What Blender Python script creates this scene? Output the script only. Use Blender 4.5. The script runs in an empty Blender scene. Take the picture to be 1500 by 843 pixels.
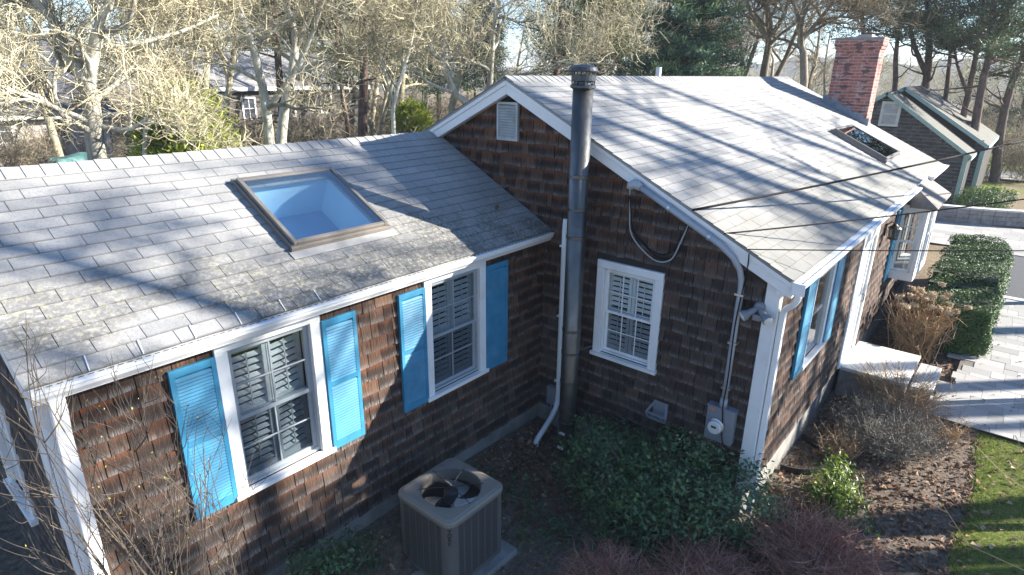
import bpy, math, random
import numpy as np
from mathutils import Vector, Matrix
R = math.radians
rng = random.Random(7)
nr = np.random.RandomState(11)
sc = bpy.context.scene
col = sc.collection

# ------------------------------------------------------------------ camera
FPX, YAW, PIT, ROLL = 892.593, 39.826, -19.555, 0.667
CAM = Vector((-6.485, -1.727, 4.475))
a, p_, r_ = R(YAW), R(PIT), R(ROLL)
fw = Vector((math.cos(a)*math.cos(p_), math.sin(a)*math.cos(p_), math.sin(p_)))
rt0 = Vector((math.sin(a), -math.cos(a), 0)); up0 = rt0.cross(fw)
rt = rt0*math.cos(r_) + up0*math.sin(r_); up = -rt0*math.sin(r_) + up0*math.cos(r_)
cd = bpy.data.cameras.new('camera'); cam = bpy.data.objects.new('camera', cd); col.objects.link(cam)
cd.sensor_width = 36; cd.lens = FPX/1500*36; cd.clip_start = 0.05; cd.clip_end = 4000
m = Matrix((rt, up, -fw)).transposed().to_4x4(); m.translation = CAM; cam.matrix_world = m
sc.camera = cam
def ray(px, py): return fw + rt*((px-750)/FPX) - up*((py-421.5)/FPX)
def atd(px, py, D):
    d = ray(px, py); return CAM + d*(D/math.hypot(d.x, d.y))
def onx(px, py, x): d = ray(px, py); return CAM + d*((x-CAM.x)/d.x)

# ------------------------------------------------------------------ materials
def mat(name): 
    M = bpy.data.materials.new(name); M.use_nodes = True
    nt = M.node_tree; b = nt.nodes['Principled BSDF']; return M, nt, b
def ramp(nt, src, stops):
    r = nt.nodes.new('ShaderNodeValToRGB'); e = r.color_ramp.elements
    while len(e) < len(stops): e.new(0.5)
    for el, (p, c) in zip(e, stops): el.position = p; el.color = (*c, 1) if len(c) == 3 else c
    nt.links.new(src, r.inputs[0]); return r.outputs[0]
def noise(nt, scale, detail=4, vec=None, rough=.6, dist=0):
    n = nt.nodes.new('ShaderNodeTexNoise'); n.inputs['Scale'].default_value = scale
    n.inputs['Detail'].default_value = detail; n.inputs['Roughness'].default_value = rough
    n.inputs['Distortion'].default_value = dist
    if vec is not None: nt.links.new(vec, n.inputs['Vector'])
    return n.outputs['Fac']
def pos(nt): return nt.nodes.new('ShaderNodeNewGeometry').outputs['Position']
def scaled(nt, vec, s):
    n = nt.nodes.new('ShaderNodeVectorMath'); n.operation = 'MULTIPLY'; nt.links.new(vec, n.inputs[0]); n.inputs[1].default_value = s
    return n.outputs[0]
def mixc(nt, f, A, B, mode='MIX'):
    n = nt.nodes.new('ShaderNodeMix'); n.data_type = 'RGBA'; n.blend_type = mode
    for s, i in ((f, 0), (A, 6), (B, 7)):
        if isinstance(s, (int, float)): n.inputs[i].default_value = s
        elif isinstance(s, tuple): n.inputs[i].default_value = (*s, 1)
        else: nt.links.new(s, n.inputs[i])
    return n.outputs[2]
def math_(nt, op, A, B=0.0, C=None):
    n = nt.nodes.new('ShaderNodeMath'); n.operation = op
    for s, i in ((A, 0), (B, 1), (C, 2)):
        if s is None: continue
        if isinstance(s, (int, float)): n.inputs[i].default_value = s
        else: nt.links.new(s, n.inputs[i])
    return n.outputs[0]
def maprange(nt, v, a0, a1, b0=0., b1=1.):
    n = nt.nodes.new('ShaderNodeMapRange'); nt.links.new(v, n.inputs[0])
    for i, x in enumerate((a0, a1, b0, b1)): n.inputs[i+1].default_value = x
    n.interpolation_type = 'SMOOTHSTEP'; return n.outputs[0]
def bump(nt, b, h, strength=.3, dist=.01):
    n = nt.nodes.new('ShaderNodeBump'); n.inputs['Strength'].default_value = strength; n.inputs['Distance'].default_value = dist
    nt.links.new(h, n.inputs['Height']); nt.links.new(n.outputs[0], b.inputs['Normal'])
def sepxyz(nt, v):
    n = nt.nodes.new('ShaderNodeSeparateXYZ'); nt.links.new(v, n.inputs[0]); return n.outputs
def attr(nt, name='tint'):
    n = nt.nodes.new('ShaderNodeAttribute'); n.attribute_name = name; return n
def simple(name, c, rough=.6, metal=0., var=.12, nscale=6., bmp=0., spec=.5, grime=None):
    M, nt, b = mat(name); P = pos(nt)
    f = noise(nt, nscale, 5, P)
    lo = tuple(x*(1-var) for x in c); hi = tuple(min(1, x*(1+var)) for x in c)
    cc = ramp(nt, f, [(.3, lo), (.7, hi)])
    if grime:
        g = noise(nt, 2.3, 8, P, .7); gm = maprange(nt, g, .52, .72, 0, grime[1])
        cc = mixc(nt, gm, cc, grime[0])
    nt.links.new(cc, b.inputs['Base Color']); b.inputs['Roughness'].default_value = rough
    b.inputs['Metallic'].default_value = metal; b.inputs['Specular IOR Level'].default_value = spec
    if bmp: bump(nt, b, noise(nt, nscale*8, 4, P), bmp, .004)
    return M
M = {}
M['white'] = simple('white_paint', (.74, .74, .73), .45, var=.05, nscale=3, bmp=.05, grime=((.45, .42, .36), .35))
M['vinyl'] = simple('white_aluminium', (.78, .78, .78), .35, var=.03, grime=((.5, .49, .45), .3))
M['blue'] = simple('blue_paint', (.030, .195, .335), .5, var=.18, nscale=5, bmp=.04, grime=((.13, .28, .38), .45))
M['slot'] = simple('slot_dark', (.05, .05, .05), .8)
M['concrete'] = simple('concrete', (.23, .225, .21), .9, var=.25, nscale=4, bmp=.3, grime=((.15, .15, .12), .6))
M['granite'] = simple('granite', (.55, .54, .52), .7, var=.15, nscale=40, bmp=.15)
M['stone'] = simple('stone_side', (.27, .25, .23), .9, var=.35, nscale=9, bmp=.6)
M['acbody'] = simple('tan_grey_metal', (.105, .098, .092), .5, var=.06, nscale=3, bmp=.02)
M['actop'] = simple('tan_grey_top', (.20, .18, .155), .5, var=.08, nscale=4, bmp=.02, grime=((.12,.11,.10),.4))
M['acdark'] = simple('dark_coil', (.02, .02, .022), .6)
M['black'] = simple('black_metal', (.02, .02, .022), .45)
M['fanblade'] = simple('fan_aluminium', (.50, .50, .51), .35, .7)
M['grey'] = simple('grey_enamel', (.20, .215, .24), .45, var=.08)
M['conduit'] = simple('grey_pvc', (.34, .36, .39), .45, var=.06)
M['cable'] = simple('black_cable', (.012, .012, .013), .8, spec=.15)
M['silver'] = simple('silver_metal', (.55, .56, .58), .3, .8)
M['lens'] = simple('lamp_lens', (.72, .72, .68), .12)
M['bronze'] = simple('bronze_clad', (.19, .17, .15), .4, .3, var=.1)
M['copper'] = simple('lantern_metal', (.06, .05, .04), .4, .7)
M['shaft'] = simple('sky_blue_well', (.58, .74, .84), .7, var=.03)  # white shaft walls, blue of the sky light put into the colour
M['shaftfloor'] = simple('sky_blue_well_floor', (.24, .42, .58), .7, var=.04)  # bottom of the well, blue sky light painted into its colour
M['interior'] = simple('interior_louvre', (.80, .80, .76), .5, var=.02)
M['innerwall'] = simple('interior_wall', (.25, .24, .22), .9)
M['greentrim'] = simple('sage_green_paint', (.30, .44, .41), .55, var=.1)
M['lead'] = simple('lead_flashing', (.20, .23, .27), .5, .3, var=.2, nscale=12)
M['leadlight'] = simple('pale_flashing', (.34,.335,.325), .5, .2, var=.15, nscale=9)
M['pot'] = simple('terracotta', (.40, .17, .08), .8, var=.15)
M['tarp'] = simple('teal_tarp', (.10, .22, .21), .6, var=.2)
M['cedarchair'] = simple('cedar_wood', (.40, .20, .09), .7, var=.2)
M['rubber'] = simple('black_edging', (.025, .026, .028), .6, var=.2)

def pipe_mat():
    M_, nt, b = mat('galvanised_pipe'); P = pos(nt)
    f = noise(nt, 3, 5, scaled(nt, P, (1, 1, .35)), .6, 1.); g = noise(nt, 26, 3, P)
    c = ramp(nt, f, [(.3, (.085, .085, .082)), (.55, (.15, .15, .146)), (.75, (.25, .25, .245))])
    nt.links.new(c, b.inputs['Base Color']); b.inputs['Metallic'].default_value = .85
    nt.links.new(maprange(nt, g, .3, .7, .34, .48), b.inputs['Roughness']); bump(nt, b, g, .04, .004); return M_
M['pipe'] = pipe_mat()

def glass_mat(name, tint, refl=.04, ior=1.5, rough=.0):
    M_, nt, b = mat(name); nt.nodes.remove(b)
    out = nt.nodes['Material Output']
    t = nt.nodes.new('ShaderNodeBsdfTransparent'); t.inputs[0].default_value = (*tint, 1)
    g = nt.nodes.new('ShaderNodeBsdfGlossy'); g.inputs['Roughness'].default_value = rough
    lw = nt.nodes.new('ShaderNodeLayerWeight'); lw.inputs[0].default_value = .5
    f = math_(nt, 'ADD', math_(nt, 'MULTIPLY', math_(nt, 'POWER', lw.outputs['Facing'], 5.0), .9), refl)
    mx = nt.nodes.new('ShaderNodeMixShader'); nt.links.new(f, mx.inputs[0]); nt.links.new(t.outputs[0], mx.inputs[1]); nt.links.new(g.outputs[0], mx.inputs[2])
    nt.links.new(mx.outputs[0], out.inputs[0]); return M_
M['glass'] = glass_mat('window_glass', (.80, .84, .85), .05)
M['screen'] = glass_mat('screened_glass', (.50, .54, .57), .05)
M['storm'] = glass_mat('storm_glass', (.66, .70, .74), .07)
M['skyglass'] = glass_mat('sky_blue_glass', (.74, .88, .97), .36, rough=.03)  # pane tinted with the blue of the reflected sky
M['skyglass2'] = glass_mat('skylight_dark_glass', (.22, .26, .25), .14)

def shingle_wall_mat(name='weathered_cedar_shingle', sat=1., val=1.):
    M_, nt, b = mat(name)
    at = attr(nt); s = nt.nodes.new('ShaderNodeSeparateColor'); nt.links.new(at.outputs['Color'], s.inputs[0])
    rnd, v, red = s.outputs[0], s.outputs[1], s.outputs[2]
    uv = nt.nodes.new('ShaderNodeUVMap').outputs[0]
    streak = noise(nt, 1.0, 6, scaled(nt, uv, (70, 5, 1)), .65)
    fine = noise(nt, 1.0, 4, scaled(nt, uv, (120, 9, 1)), .65)
    big = noise(nt, .9, 4, uv)
    grey = ramp(nt, math_(nt, 'ADD', math_(nt, 'MULTIPLY', rnd, .24), math_(nt, 'MULTIPLY', streak, .76)),
                [(.25, (.018, .014, .013)), (.48, (.042, .033, .029)), (.68, (.095, .077, .067)), (.9, (.18, .15, .132))])
    brown = ramp(nt, math_(nt, 'ADD', math_(nt, 'MULTIPLY', rnd, .24), math_(nt, 'MULTIPLY', streak, .76)),
                [(.25, (.011, .007, .006)), (.5, (.046, .023, .015)), (.8, (.25, .135, .078))])
    base = mixc(nt, red, grey, brown)
    # protected strip just below the course above stays red-brown
    vv = math_(nt, 'ADD', v, math_(nt, 'MULTIPLY', math_(nt, 'SUBTRACT', streak, .5), .9))
    topm = math_(nt, 'MULTIPLY', maprange(nt, vv, .62, .95), math_(nt, 'ADD', math_(nt, 'MULTIPLY', red, .8), .15))
    base = mixc(nt, topm, base, (.17, .062, .025))
    # silvery weathered butt ends
    botm = math_(nt, 'MULTIPLY', maprange(nt, vv, .42, .05), math_(nt, 'MULTIPLY', maprange(nt, fine, .38, .62, .0, .9), maprange(nt, noise(nt, 3.1, 3, uv), .3, .65, .25, 1.)))
    base = mixc(nt, botm, base, (.23, .218, .215))
    base = mixc(nt, maprange(nt, big, .35, .7, 0, .55), base, mixc(nt, 1., base, (.48, .44, .42), 'MULTIPLY'))
    if sat != 1.:
        hs = nt.nodes.new('ShaderNodeHueSaturation'); hs.inputs['Saturation'].default_value = sat; hs.inputs['Value'].default_value = val; nt.links.new(base, hs.inputs['Color']); base = mixc(nt, 1., hs.outputs[0], (.88,.95,1.), 'MULTIPLY')
    nt.links.new(base, b.inputs['Base Color']); b.inputs['Roughness'].default_value = .85; b.inputs['Specular IOR Level'].default_value = .25
    bump(nt, b, fine, .5, .004); return M_
M['cedar'] = shingle_wall_mat()
def asphalt_shingle_mat(name, stain, dark=1.):
    M_, nt, b = mat(name); P = pos(nt)
    at = attr(nt); s = nt.nodes.new('ShaderNodeSeparateColor'); nt.links.new(at.outputs['Color'], s.inputs[0])
    rnd, v = s.outputs[0], s.outputs[1]
    gran = noise(nt, 160, 2, P, .8); mid = noise(nt, 2.2, 6, P, .65); blot = noise(nt, 11, 5, P, .7)
    c = ramp(nt, math_(nt, 'ADD', math_(nt, 'MULTIPLY', rnd, .25), math_(nt, 'MULTIPLY', mid, .75)),
             [(.25, (.305, .302, .292)), (.5, (.368, .363, .350)), (.75, (.43, .422, .405))])
    c = mixc(nt, maprange(nt, noise(nt, 42, 4, P, .75), .42, .66, 0, .35), c, (.19, .195, .205))
    c = mixc(nt, maprange(nt, gran, .35, .65, .0, .55), c, mixc(nt, 1., c, (.55, .55, .56), 'MULTIPLY'))
    c = mixc(nt, maprange(nt, blot, .62, .74, 0, .5), c, (.13, .13, .12))
    c = mixc(nt, maprange(nt, v, .12, .0, 0, .5), c, (.10, .10, .10))
    if dark != 1.: c = mixc(nt, 1., c, (dark,dark,dark), 'MULTIPLY')
    if stain:
        xyz = sepxyz(nt, P); z = xyz[2]
        g1 = noise(nt, 1.5, 7, P, .7); g2 = noise(nt, 26, 5, P, .75)
        h = maprange(nt, math_(nt, 'ADD', z, math_(nt, 'MULTIPLY', g1, -.9)), 2.72, 2.02)
        dk = math_(nt, 'MULTIPLY', h, maprange(nt, g2, .32, .54))
        pt = maprange(nt, noise(nt, .8, 4, P, .6), .38, .52); dk = math_(nt, 'MULTIPLY', dk, pt)
        c = mixc(nt, math_(nt, 'MULTIPLY', dk, .85), c, (.085, .082, .075))
        li = math_(nt, 'MULTIPLY', h, maprange(nt, noise(nt, 19, 5, P, .7), .54, .62))
        li = math_(nt, 'MULTIPLY', li, pt)
        c = mixc(nt, math_(nt, 'MULTIPLY', li, .7), c, (.36, .34, .235))
    else:
        xyz = sepxyz(nt, P); g1 = noise(nt, 1.2, 6, P, .7)
        h = maprange(nt, math_(nt, 'ADD', xyz[2], math_(nt, 'MULTIPLY', g1, -1.4)), 2.7, 1.9)
        c = mixc(nt, math_(nt, 'MULTIPLY', h, .55), c, (.15, .145, .12))
    nt.links.new(c, b.inputs['Base Color']); b.inputs['Roughness'].default_value = .8; b.inputs['Specular IOR Level'].default_value = .35
    bump(nt, b, gran, .35, .003); return M_
M['shedshingle'] = shingle_wall_mat('blue_grey_shingle', .25, 1.5)
M['capmetal'] = simple('dark_pipe_cap',(.07,.075,.085),.45,.5,var=.25,nscale=14)
M['shedroof'] = asphalt_shingle_mat('shed_roof_shingle', False, .24)
M['felt'] = simple('building_felt',(.022,.018,.016),.95)
M['roofw'] = asphalt_shingle_mat('grey_asphalt_shingle_stained', True)
M['roofm'] = asphalt_shingle_mat('grey_asphalt_shingle', False)

def brick_mat():
    M_, nt, b = mat('old_red_brick')
    uv = nt.nodes.new('ShaderNodeUVMap').outputs[0]
    br = nt.nodes.new('ShaderNodeTexBrick'); nt.links.new(uv, br.inputs['Vector'])
    br.inputs['Scale'].default_value = 1; br.inputs['Brick Width'].default_value = .21; br.inputs['Row Height'].default_value = .072
    br.inputs['Mortar Size'].default_value = .006; br.inputs['Mortar Smooth'].default_value = .2
    br.inputs['Color1'].default_value = (.40, .145, .11, 1); br.inputs['Color2'].default_value = (.28, .10, .085, 1); br.inputs['Mortar'].default_value = (.38, .34, .31, 1)
    f = noise(nt, 3.5, 6, uv, .7); c = mixc(nt, maprange(nt, f, .50, .68, 0, .6), br.outputs[0], (.50, .44, .42))
    cell = noise(nt, 1, 0, scaled(nt, uv, (4.76, 13.9, 1))); c = mixc(nt, maprange(nt, cell, .60, .63, 0, .8), c, (.07, .055, .055))
    nt.links.new(c, b.inputs['Base Color']); b.inputs['Roughness'].default_value = .9
    bump(nt, b, math_(nt, 'SUBTRACT', 1, br.outputs['Fac']), .6, .006); return M_
M['brick'] = brick_mat()
def leaf_mat(name, stops, rough=.5, trans=.25, spec=.5):
    M_, nt, b = mat(name); at = attr(nt); s = nt.nodes.new('ShaderNodeSeparateColor'); nt.links.new(at.outputs['Color'], s.inputs[0])
    c = ramp(nt, s.outputs[0], stops); nt.links.new(c, b.inputs['Base Color']); b.inputs['Roughness'].default_value = rough
    b.inputs['Specular IOR Level'].default_value = spec
    if trans:
        out = nt.nodes['Material Output']; t = nt.nodes.new('ShaderNodeBsdfTranslucent'); nt.links.new(c, t.inputs[0])
        mx = nt.nodes.new('ShaderNodeMixShader'); mx.inputs[0].default_value = trans
        nt.links.new(b.outputs[0], mx.inputs[1]); nt.links.new(t.outputs[0], mx.inputs[2]); nt.links.new(mx.outputs[0], out.inputs[0])
    return M_
M['holly'] = leaf_mat('holly_leaf', [(0, (.018, .050, .022)), (.6, (.055, .120, .042)), (1, (.12, .20, .06))], .36, .12, .5)
M['hedge'] = leaf_mat('hedge_leaf', [(0, (.026, .062, .020)), (.6, (.075, .145, .042)), (1, (.13, .18, .055))], .55, .2, .35)
M['pieris'] = leaf_mat('bright_leaf', [(0, (.035, .085, .018)), (.6, (.09, .17, .025)), (1, (.26, .32, .03))], .4, .25)
M['arbor'] = leaf_mat('arborvitae_leaf', [(0, (.14, .20, .03)), (.5, (.34, .40, .06)), (1, (.55, .56, .13))], .6, .3, .2)
M['pine'] = leaf_mat('pine_needle', [(0, (.024, .048, .022)), (.6, (.060, .10, .040)), (1, (.15, .19, .06))], .55, .2, .3)
M['pineyel'] = leaf_mat('yellow_pine_needle', [(0, (.03, .05, .014)), (.6, (.09, .12, .025)), (1, (.22, .22, .04))], .55, .25, .3)  # needles of a yellower green
M['spruce'] = leaf_mat('spruce_needle', [(0, (.028, .075, .055)), (.6, (.085, .17, .105)), (1, (.36, .42, .15))], .6, .2, .3)
M['grass'] = leaf_mat('grass_blade', [(0, (.075, .125, .02)), (.45, (.175, .25, .04)), (.75, (.27, .33, .065)), (1, (.44, .38, .18))], .5, .3, .3)
M['litter'] = leaf_mat('dead_leaf', [(0, (.08, .048, .032)), (.5, (.20, .118, .075)), (.85, (.34, .22, .14)), (1, (.48, .37, .27))], .8, .15, .2)
M['reedtwig'] = leaf_mat('red_twig', [(0, (.16, .07, .054)), (.6, (.38, .175, .13)), (1, (.54, .33, .25))], .7, 0, .2)
M['tantwig'] = leaf_mat('tan_twig', [(0, (.20, .135, .08)), (.6, (.40, .28, .165)), (1, (.56, .43, .28))], .7, 0, .2)
M['greytwig'] = leaf_mat('grey_twig', [(0, (.12, .105, .085)), (.6, (.24, .21, .175)), (1, (.36, .325, .275))], .8, 0, .2)
M['browntwig'] = leaf_mat('brown_twig', [(0, (.05, .040, .034)), (.6, (.10, .08, .064)), (1, (.18, .145, .11))], .7, 0, .3)
M['bud'] = leaf_mat('green_bud', [(0, (.25, .24, .04)), (1, (.40, .36, .10))], .6, .2, .2)
M['dryflower'] = leaf_mat('dry_flower_head', [(0, (.36, .26, .16)), (1, (.66, .54, .38))], .8, .25, .2)
def bark(name, c0, c1, c2, sc_=(9, 9, 1.6)):
    M_, nt, b = mat(name); P = pos(nt); f = noise(nt, 1, 6, scaled(nt, P, sc_), .7); g = noise(nt, 1.6, 5, P, .7)
    c = ramp(nt, f, [(.3, c0), (.5, c1), (.72, c2)]); c = mixc(nt, maprange(nt, g, .5, .68, 0, .5), c, tuple(min(1, x*1.5) for x in c2))
    at = attr(nt); s = nt.nodes.new('ShaderNodeSeparateColor'); nt.links.new(at.outputs['Color'], s.inputs[0])
    k = maprange(nt, s.outputs[0], 0, 1, .35, 1.5); kk = nt.nodes.new('ShaderNodeCombineColor')
    for i in range(3): nt.links.new(k, kk.inputs[i])
    c = mixc(nt, 1., c, kk.outputs[0], 'MULTIPLY')
    nt.links.new(c, b.inputs['Base Color']); b.inputs['Roughness'].default_value = .9; b.inputs['Specular IOR Level'].default_value = .2
    bump(nt, b, f, .6, .02); return M_
M['palebark'] = bark('pale_lichen_bark', (.22, .20, .165), (.42, .40, .33), (.62, .60, .51))
M['paletwig'] = bark('pale_lichen_twig', (.25, .215, .15), (.42, .375, .255), (.62, .58, .40), (3, 3, 3))
M['pinebark'] = bark('pine_bark', (.055, .040, .036), (.13, .092, .078), (.22, .165, .135), (12, 12, 3))
M['dimbark'] = bark('dim_bark', (.10, .085, .07), (.19, .165, .13), (.29, .26, .20))
M['dimtwig'] = bark('dim_twig', (.15, .12, .085), (.25, .21, .145), (.36, .32, .22), (2, 2, 2))

def ground_mat():
    M_, nt, b = mat('leafy_soil'); P = pos(nt); f = noise(nt, .25, 6, P, .65); g = noise(nt, 14, 8, P, .75)
    c = ramp(nt, g, [(.3, (.055, .043, .034)), (.5, (.14, .112, .088)), (.7, (.26, .21, .165))])
    far = ramp(nt, g, [(.3, (.14, .10, .065)), (.55, (.24, .19, .125)), (.75, (.36, .30, .20))])
    xyz = sepxyz(nt, P)
    d = nt.nodes.new('ShaderNodeVectorMath'); d.operation = 'LENGTH'; nt.links.new(P, d.inputs[0])
    c = mixc(nt, maprange(nt, d.outputs['Value'], 9, 16), c, far)
    gr = ramp(nt, g, [(.3, (.09, .13, .02)), (.7, (.22, .25, .06))])
    # a patchy lawn beyond the retaining wall
    mk = math_(nt, 'MULTIPLY', maprange(nt, xyz[0], 30, 33), maprange(nt, f, .44, .50))
    c = mixc(nt, math_(nt, 'MULTIPLY', mk, maprange(nt, xyz[1], 9, 5)), c, gr)
    nt.links.new(c, b.inputs['Base Color']); b.inputs['Roughness'].default_value = .95; b.inputs['Specular IOR Level'].default_value = .1
    bump(nt, b, g, .8, .03); return M_
M['ground'] = ground_mat()
M['lawnsoil'] = simple('lawn_thatch', (.11, .13, .035), .95, var=.5, nscale=14, bmp=.5, spec=.1)
M['asphalt'] = simple('asphalt', (.055, .06, .068), .85, var=.2, nscale=20, bmp=.4)
M['gravel'] = simple('gravel', (.40, .38, .35), .95, var=.2, nscale=12, bmp=.5)
def paver_mat():
    M_, nt, b = mat('grey_pavers'); P = pos(nt); at = attr(nt); s = nt.nodes.new('ShaderNodeSeparateColor'); nt.links.new(at.outputs['Color'], s.inputs[0])
    f = noise(nt, 24, 5, P, .7); c = ramp(nt, math_(nt, 'ADD', math_(nt, 'MULTIPLY', s.outputs[0], .6), math_(nt, 'MULTIPLY', f, .4)), [(.2, (.25, .247, .24)), (.8, (.40, .388, .37))])
    nt.links.new(c, b.inputs['Base Color']); b.inputs['Roughness'].default_value = .85; bump(nt, b, f, .3, .006); return M_
M['paver'] = paver_mat()
M['joint'] = simple('paver_joint_sand', (.12, .11, .095), .95, var=.2)
M['blockwall'] = simple('wall_block', (.30, .28, .27), .9, var=.3, nscale=5, bmp=.5)
def hill_mat():
    M_, nt, b = mat('wooded_hill'); P = pos(nt); f = noise(nt, .12, 8, P, .75)
    c = ramp(nt, f, [(.3, (.07, .075, .07)), (.55, (.14, .13, .115)), (.75, (.22, .20, .17))]); nt.links.new(c, b.inputs['Base Color'])
    b.inputs['Roughness'].default_value = 1; bump(nt, b, f, 1, 4); return M_
M['hill'] = hill_mat()
M['slate'] = simple('grey_roofing', (.24, .24, .25), .85, var=.2, nscale=3, bmp=.3)
M['darkroof'] = simple('dark_roofing', (.10, .105, .12), .85, var=.25, nscale=3, bmp=.3)
M['greyshingle'] = simple('grey_shingle_far', (.105, .095, .09), .9, var=.3, nscale=5, bmp=.3)
M['palewall'] = simple('pale_clapboard', (.62, .56, .52), .7, var=.12, nscale=3)
M['darkglass'] = simple('dark_pane', (.06, .07, .09), .1, var=.3)

# ------------------------------------------------------------------ mesh builder
class MB:
    def __init__(s): s.v=[]; s.f=[]; s.c=[]; s.uv=[]; s.mi=[]
    def add(s, vs, fs, c=(.5,.5,.5), uv=None, mi=0):
        o = len(s.v); s.v.extend([tuple(x) for x in vs])
        for k, f in enumerate(fs):
            s.f.append([o+i for i in f]); s.mi.append(mi)
            s.c.append([c]*len(f) if not isinstance(c, list) else [c[i] for i in f])
            s.uv.append([(0,0)]*len(f) if uv is None else [uv[i] for i in f])
    def quad(s, a, b, c, d, cl=(.5,.5,.5), uv=None, mi=0): s.add([a,b,c,d], [(0,1,2,3)], cl, uv, mi)
    BF = [(0,3,2,1),(4,5,6,7),(0,1,5,4),(1,2,6,5),(2,3,7,6),(3,0,4,7)]
    def hexa(s, v8, c=(.5,.5,.5), mi=0): s.add(v8, s.BF, c, None, mi)
    def box(s, x0,x1,y0,y1,z0,z1, c=(.5,.5,.5), mi=0):
        s.hexa([(x0,y0,z0),(x1,y0,z0),(x1,y1,z0),(x0,y1,z0),(x0,y0,z1),(x1,y0,z1),(x1,y1,z1),(x0,y1,z1)], c, mi)
    def fbox(s, F, u0,u1,z0,z1,n0,n1, c=(.5,.5,.5), mi=0):
        s.hexa([F(u,z,n) for (u,z,n) in ((u0,z0,n0),(u1,z0,n0),(u1,z0,n1),(u0,z0,n1),(u0,z1,n0),(u1,z1,n0),(u1,z1,n1),(u0,z1,n1))], c, mi)
    def beam(s, p, q, w, h, upv=(0,0,1), c=(.5,.5,.5)):
        p, q = Vector(p), Vector(q); d = (q-p).normalized(); sd = d.cross(Vector(upv)).normalized(); u = sd.cross(d)
        a_, b_ = sd*(w/2), u*(h/2)
        s.hexa([p-a_-b_, p+a_-b_, p+a_+b_, p-a_+b_, q-a_-b_, q+a_-b_, q+a_+b_, q-a_+b_], c)
    def tube(s, pts, rad, n=8, c=(.5,.5,.5), cap=True, mi=0):
        pts = [Vector(p) for p in pts]
        if not isinstance(rad, (list, tuple)): rad = [rad]*len(pts)
        t = (pts[1]-pts[0]).normalized(); ref = Vector((0,0,1)) if abs(t.z) < .9 else Vector((1,0,0))
        sd = t.cross(ref).normalized(); o = len(s.v); L = len(pts)
        for i, p in enumerate(pts):
            t = (pts[min(i+1, L-1)]-pts[max(i-1, 0)]).normalized()
            sd = (sd - t*sd.dot(t)); sd = sd.normalized() if sd.length > 1e-6 else t.orthogonal().normalized()
            w = t.cross(sd)
            for k in range(n):
                an = 2*math.pi*k/n; q = p + (sd*math.cos(an)+w*math.sin(an))*rad[i]; s.v.append((q.x,q.y,q.z))
        for i in range(L-1):
            for k in range(n):
                k2 = (k+1) % n; s._f([o+i*n+k, o+i*n+k2, o+(i+1)*n+k2, o+(i+1)*n+k], c, mi)
        if cap and n > 3:
            s._f([o+k for k in range(n-1,-1,-1)], c, mi); s._f([o+(L-1)*n+k for k in range(n)], c, mi)
    def _f(s, f, c, mi): s.f.append(f); s.c.append([c]*len(f)); s.uv.append([(0,0)]*len(f)); s.mi.append(mi)
    def lathe(s, cx, cy, prof, n=24, c=(.5,.5,.5), axis=None, org=None, mi=0):
        o = len(s.v); L = len(prof)
        if axis is not None:
            ax = Vector(axis).normalized(); e1 = ax.orthogonal().normalized(); e2 = ax.cross(e1); org = Vector(org)
        for (r, z) in prof:
            for k in range(n):
                an = 2*math.pi*k/n
                if axis is None: s.v.append((cx+r*math.cos(an), cy+r*math.sin(an), z))
                else: q = org + ax*z + (e1*math.cos(an)+e2*math.sin(an))*r; s.v.append((q.x,q.y,q.z))
        for i in range(L-1):
            for k in range(n):
                k2 = (k+1) % n; s._f([o+i*n+k, o+i*n+k2, o+(i+1)*n+k2, o+(i+1)*n+k], c, mi)
        s._f([o+k for k in range(n-1,-1,-1)], c, mi); s._f([o+(L-1)*n+k for k in range(n)], c, mi)
    def extrude(s, prof, axis_pts, c=(.5,.5,.5)):     # prof: list of 3D offsets ; axis two 3D points
        p, q = Vector(axis_pts[0]), Vector(axis_pts[1]); n = len(prof)
        vs = [p+Vector(o) for o in prof]+[q+Vector(o) for o in prof]
        fs = [(i, (i+1) % n, n+(i+1) % n, n+i) for i in range(n)]+[tuple(range(n-1,-1,-1)), tuple(range(n, 2*n))]
        s.add(vs, fs, c)
    def build(s, name, material, parent=None, loc=None, smooth=False, bevel=0):
        org = Vector((0,0,0))
        if parent is not None:
            q = parent
            while q is not None: org = org + q.location; q = q.parent
        elif loc is not None: org = Vector(loc)
        V = np.array(s.v, dtype=np.float32).reshape(-1, 3) - np.array(org, dtype=np.float32)
        me = bpy.data.meshes.new(name); nf = len(s.f)
        lens = np.fromiter((len(f) for f in s.f), dtype=np.int32, count=nf)
        idx = np.fromiter((i for f in s.f for i in f), dtype=np.int32, count=int(lens.sum()))
        me.vertices.add(len(V)); me.vertices.foreach_set('co', V.ravel())
        me.loops.add(len(idx)); me.loops.foreach_set('vertex_index', idx)
        me.polygons.add(nf); st = np.concatenate([[0], np.cumsum(lens)[:-1]]).astype(np.int32)
        me.polygons.foreach_set('loop_start', st)
        me.polygons.foreach_set('material_index', np.array(s.mi, dtype=np.int32))
        me.polygons.foreach_set('use_smooth', np.full(nf, smooth))
        C_ = np.ones((len(idx), 4), dtype=np.float32); C_[:, :3] = np.array([c for f in s.c for c in f], dtype=np.float32)
        ca = me.color_attributes.new('tint', 'FLOAT_COLOR', 'CORNER'); ca.data.foreach_set('color', C_.ravel())
        U = np.array([c for f in s.uv for c in f], dtype=np.float32)
        uvl = me.uv_layers.new(name='UVMap'); uvl.data.foreach_set('uv', U.ravel())
        me.update(calc_edges=True); me.validate()
        for mm in (material if isinstance(material, list) else [material]): me.materials.append(mm)
        o = bpy.data.objects.new(name, me); col.objects.link(o)
        if parent is not None: o.parent = parent
        elif loc is not None: o.location = loc
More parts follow.
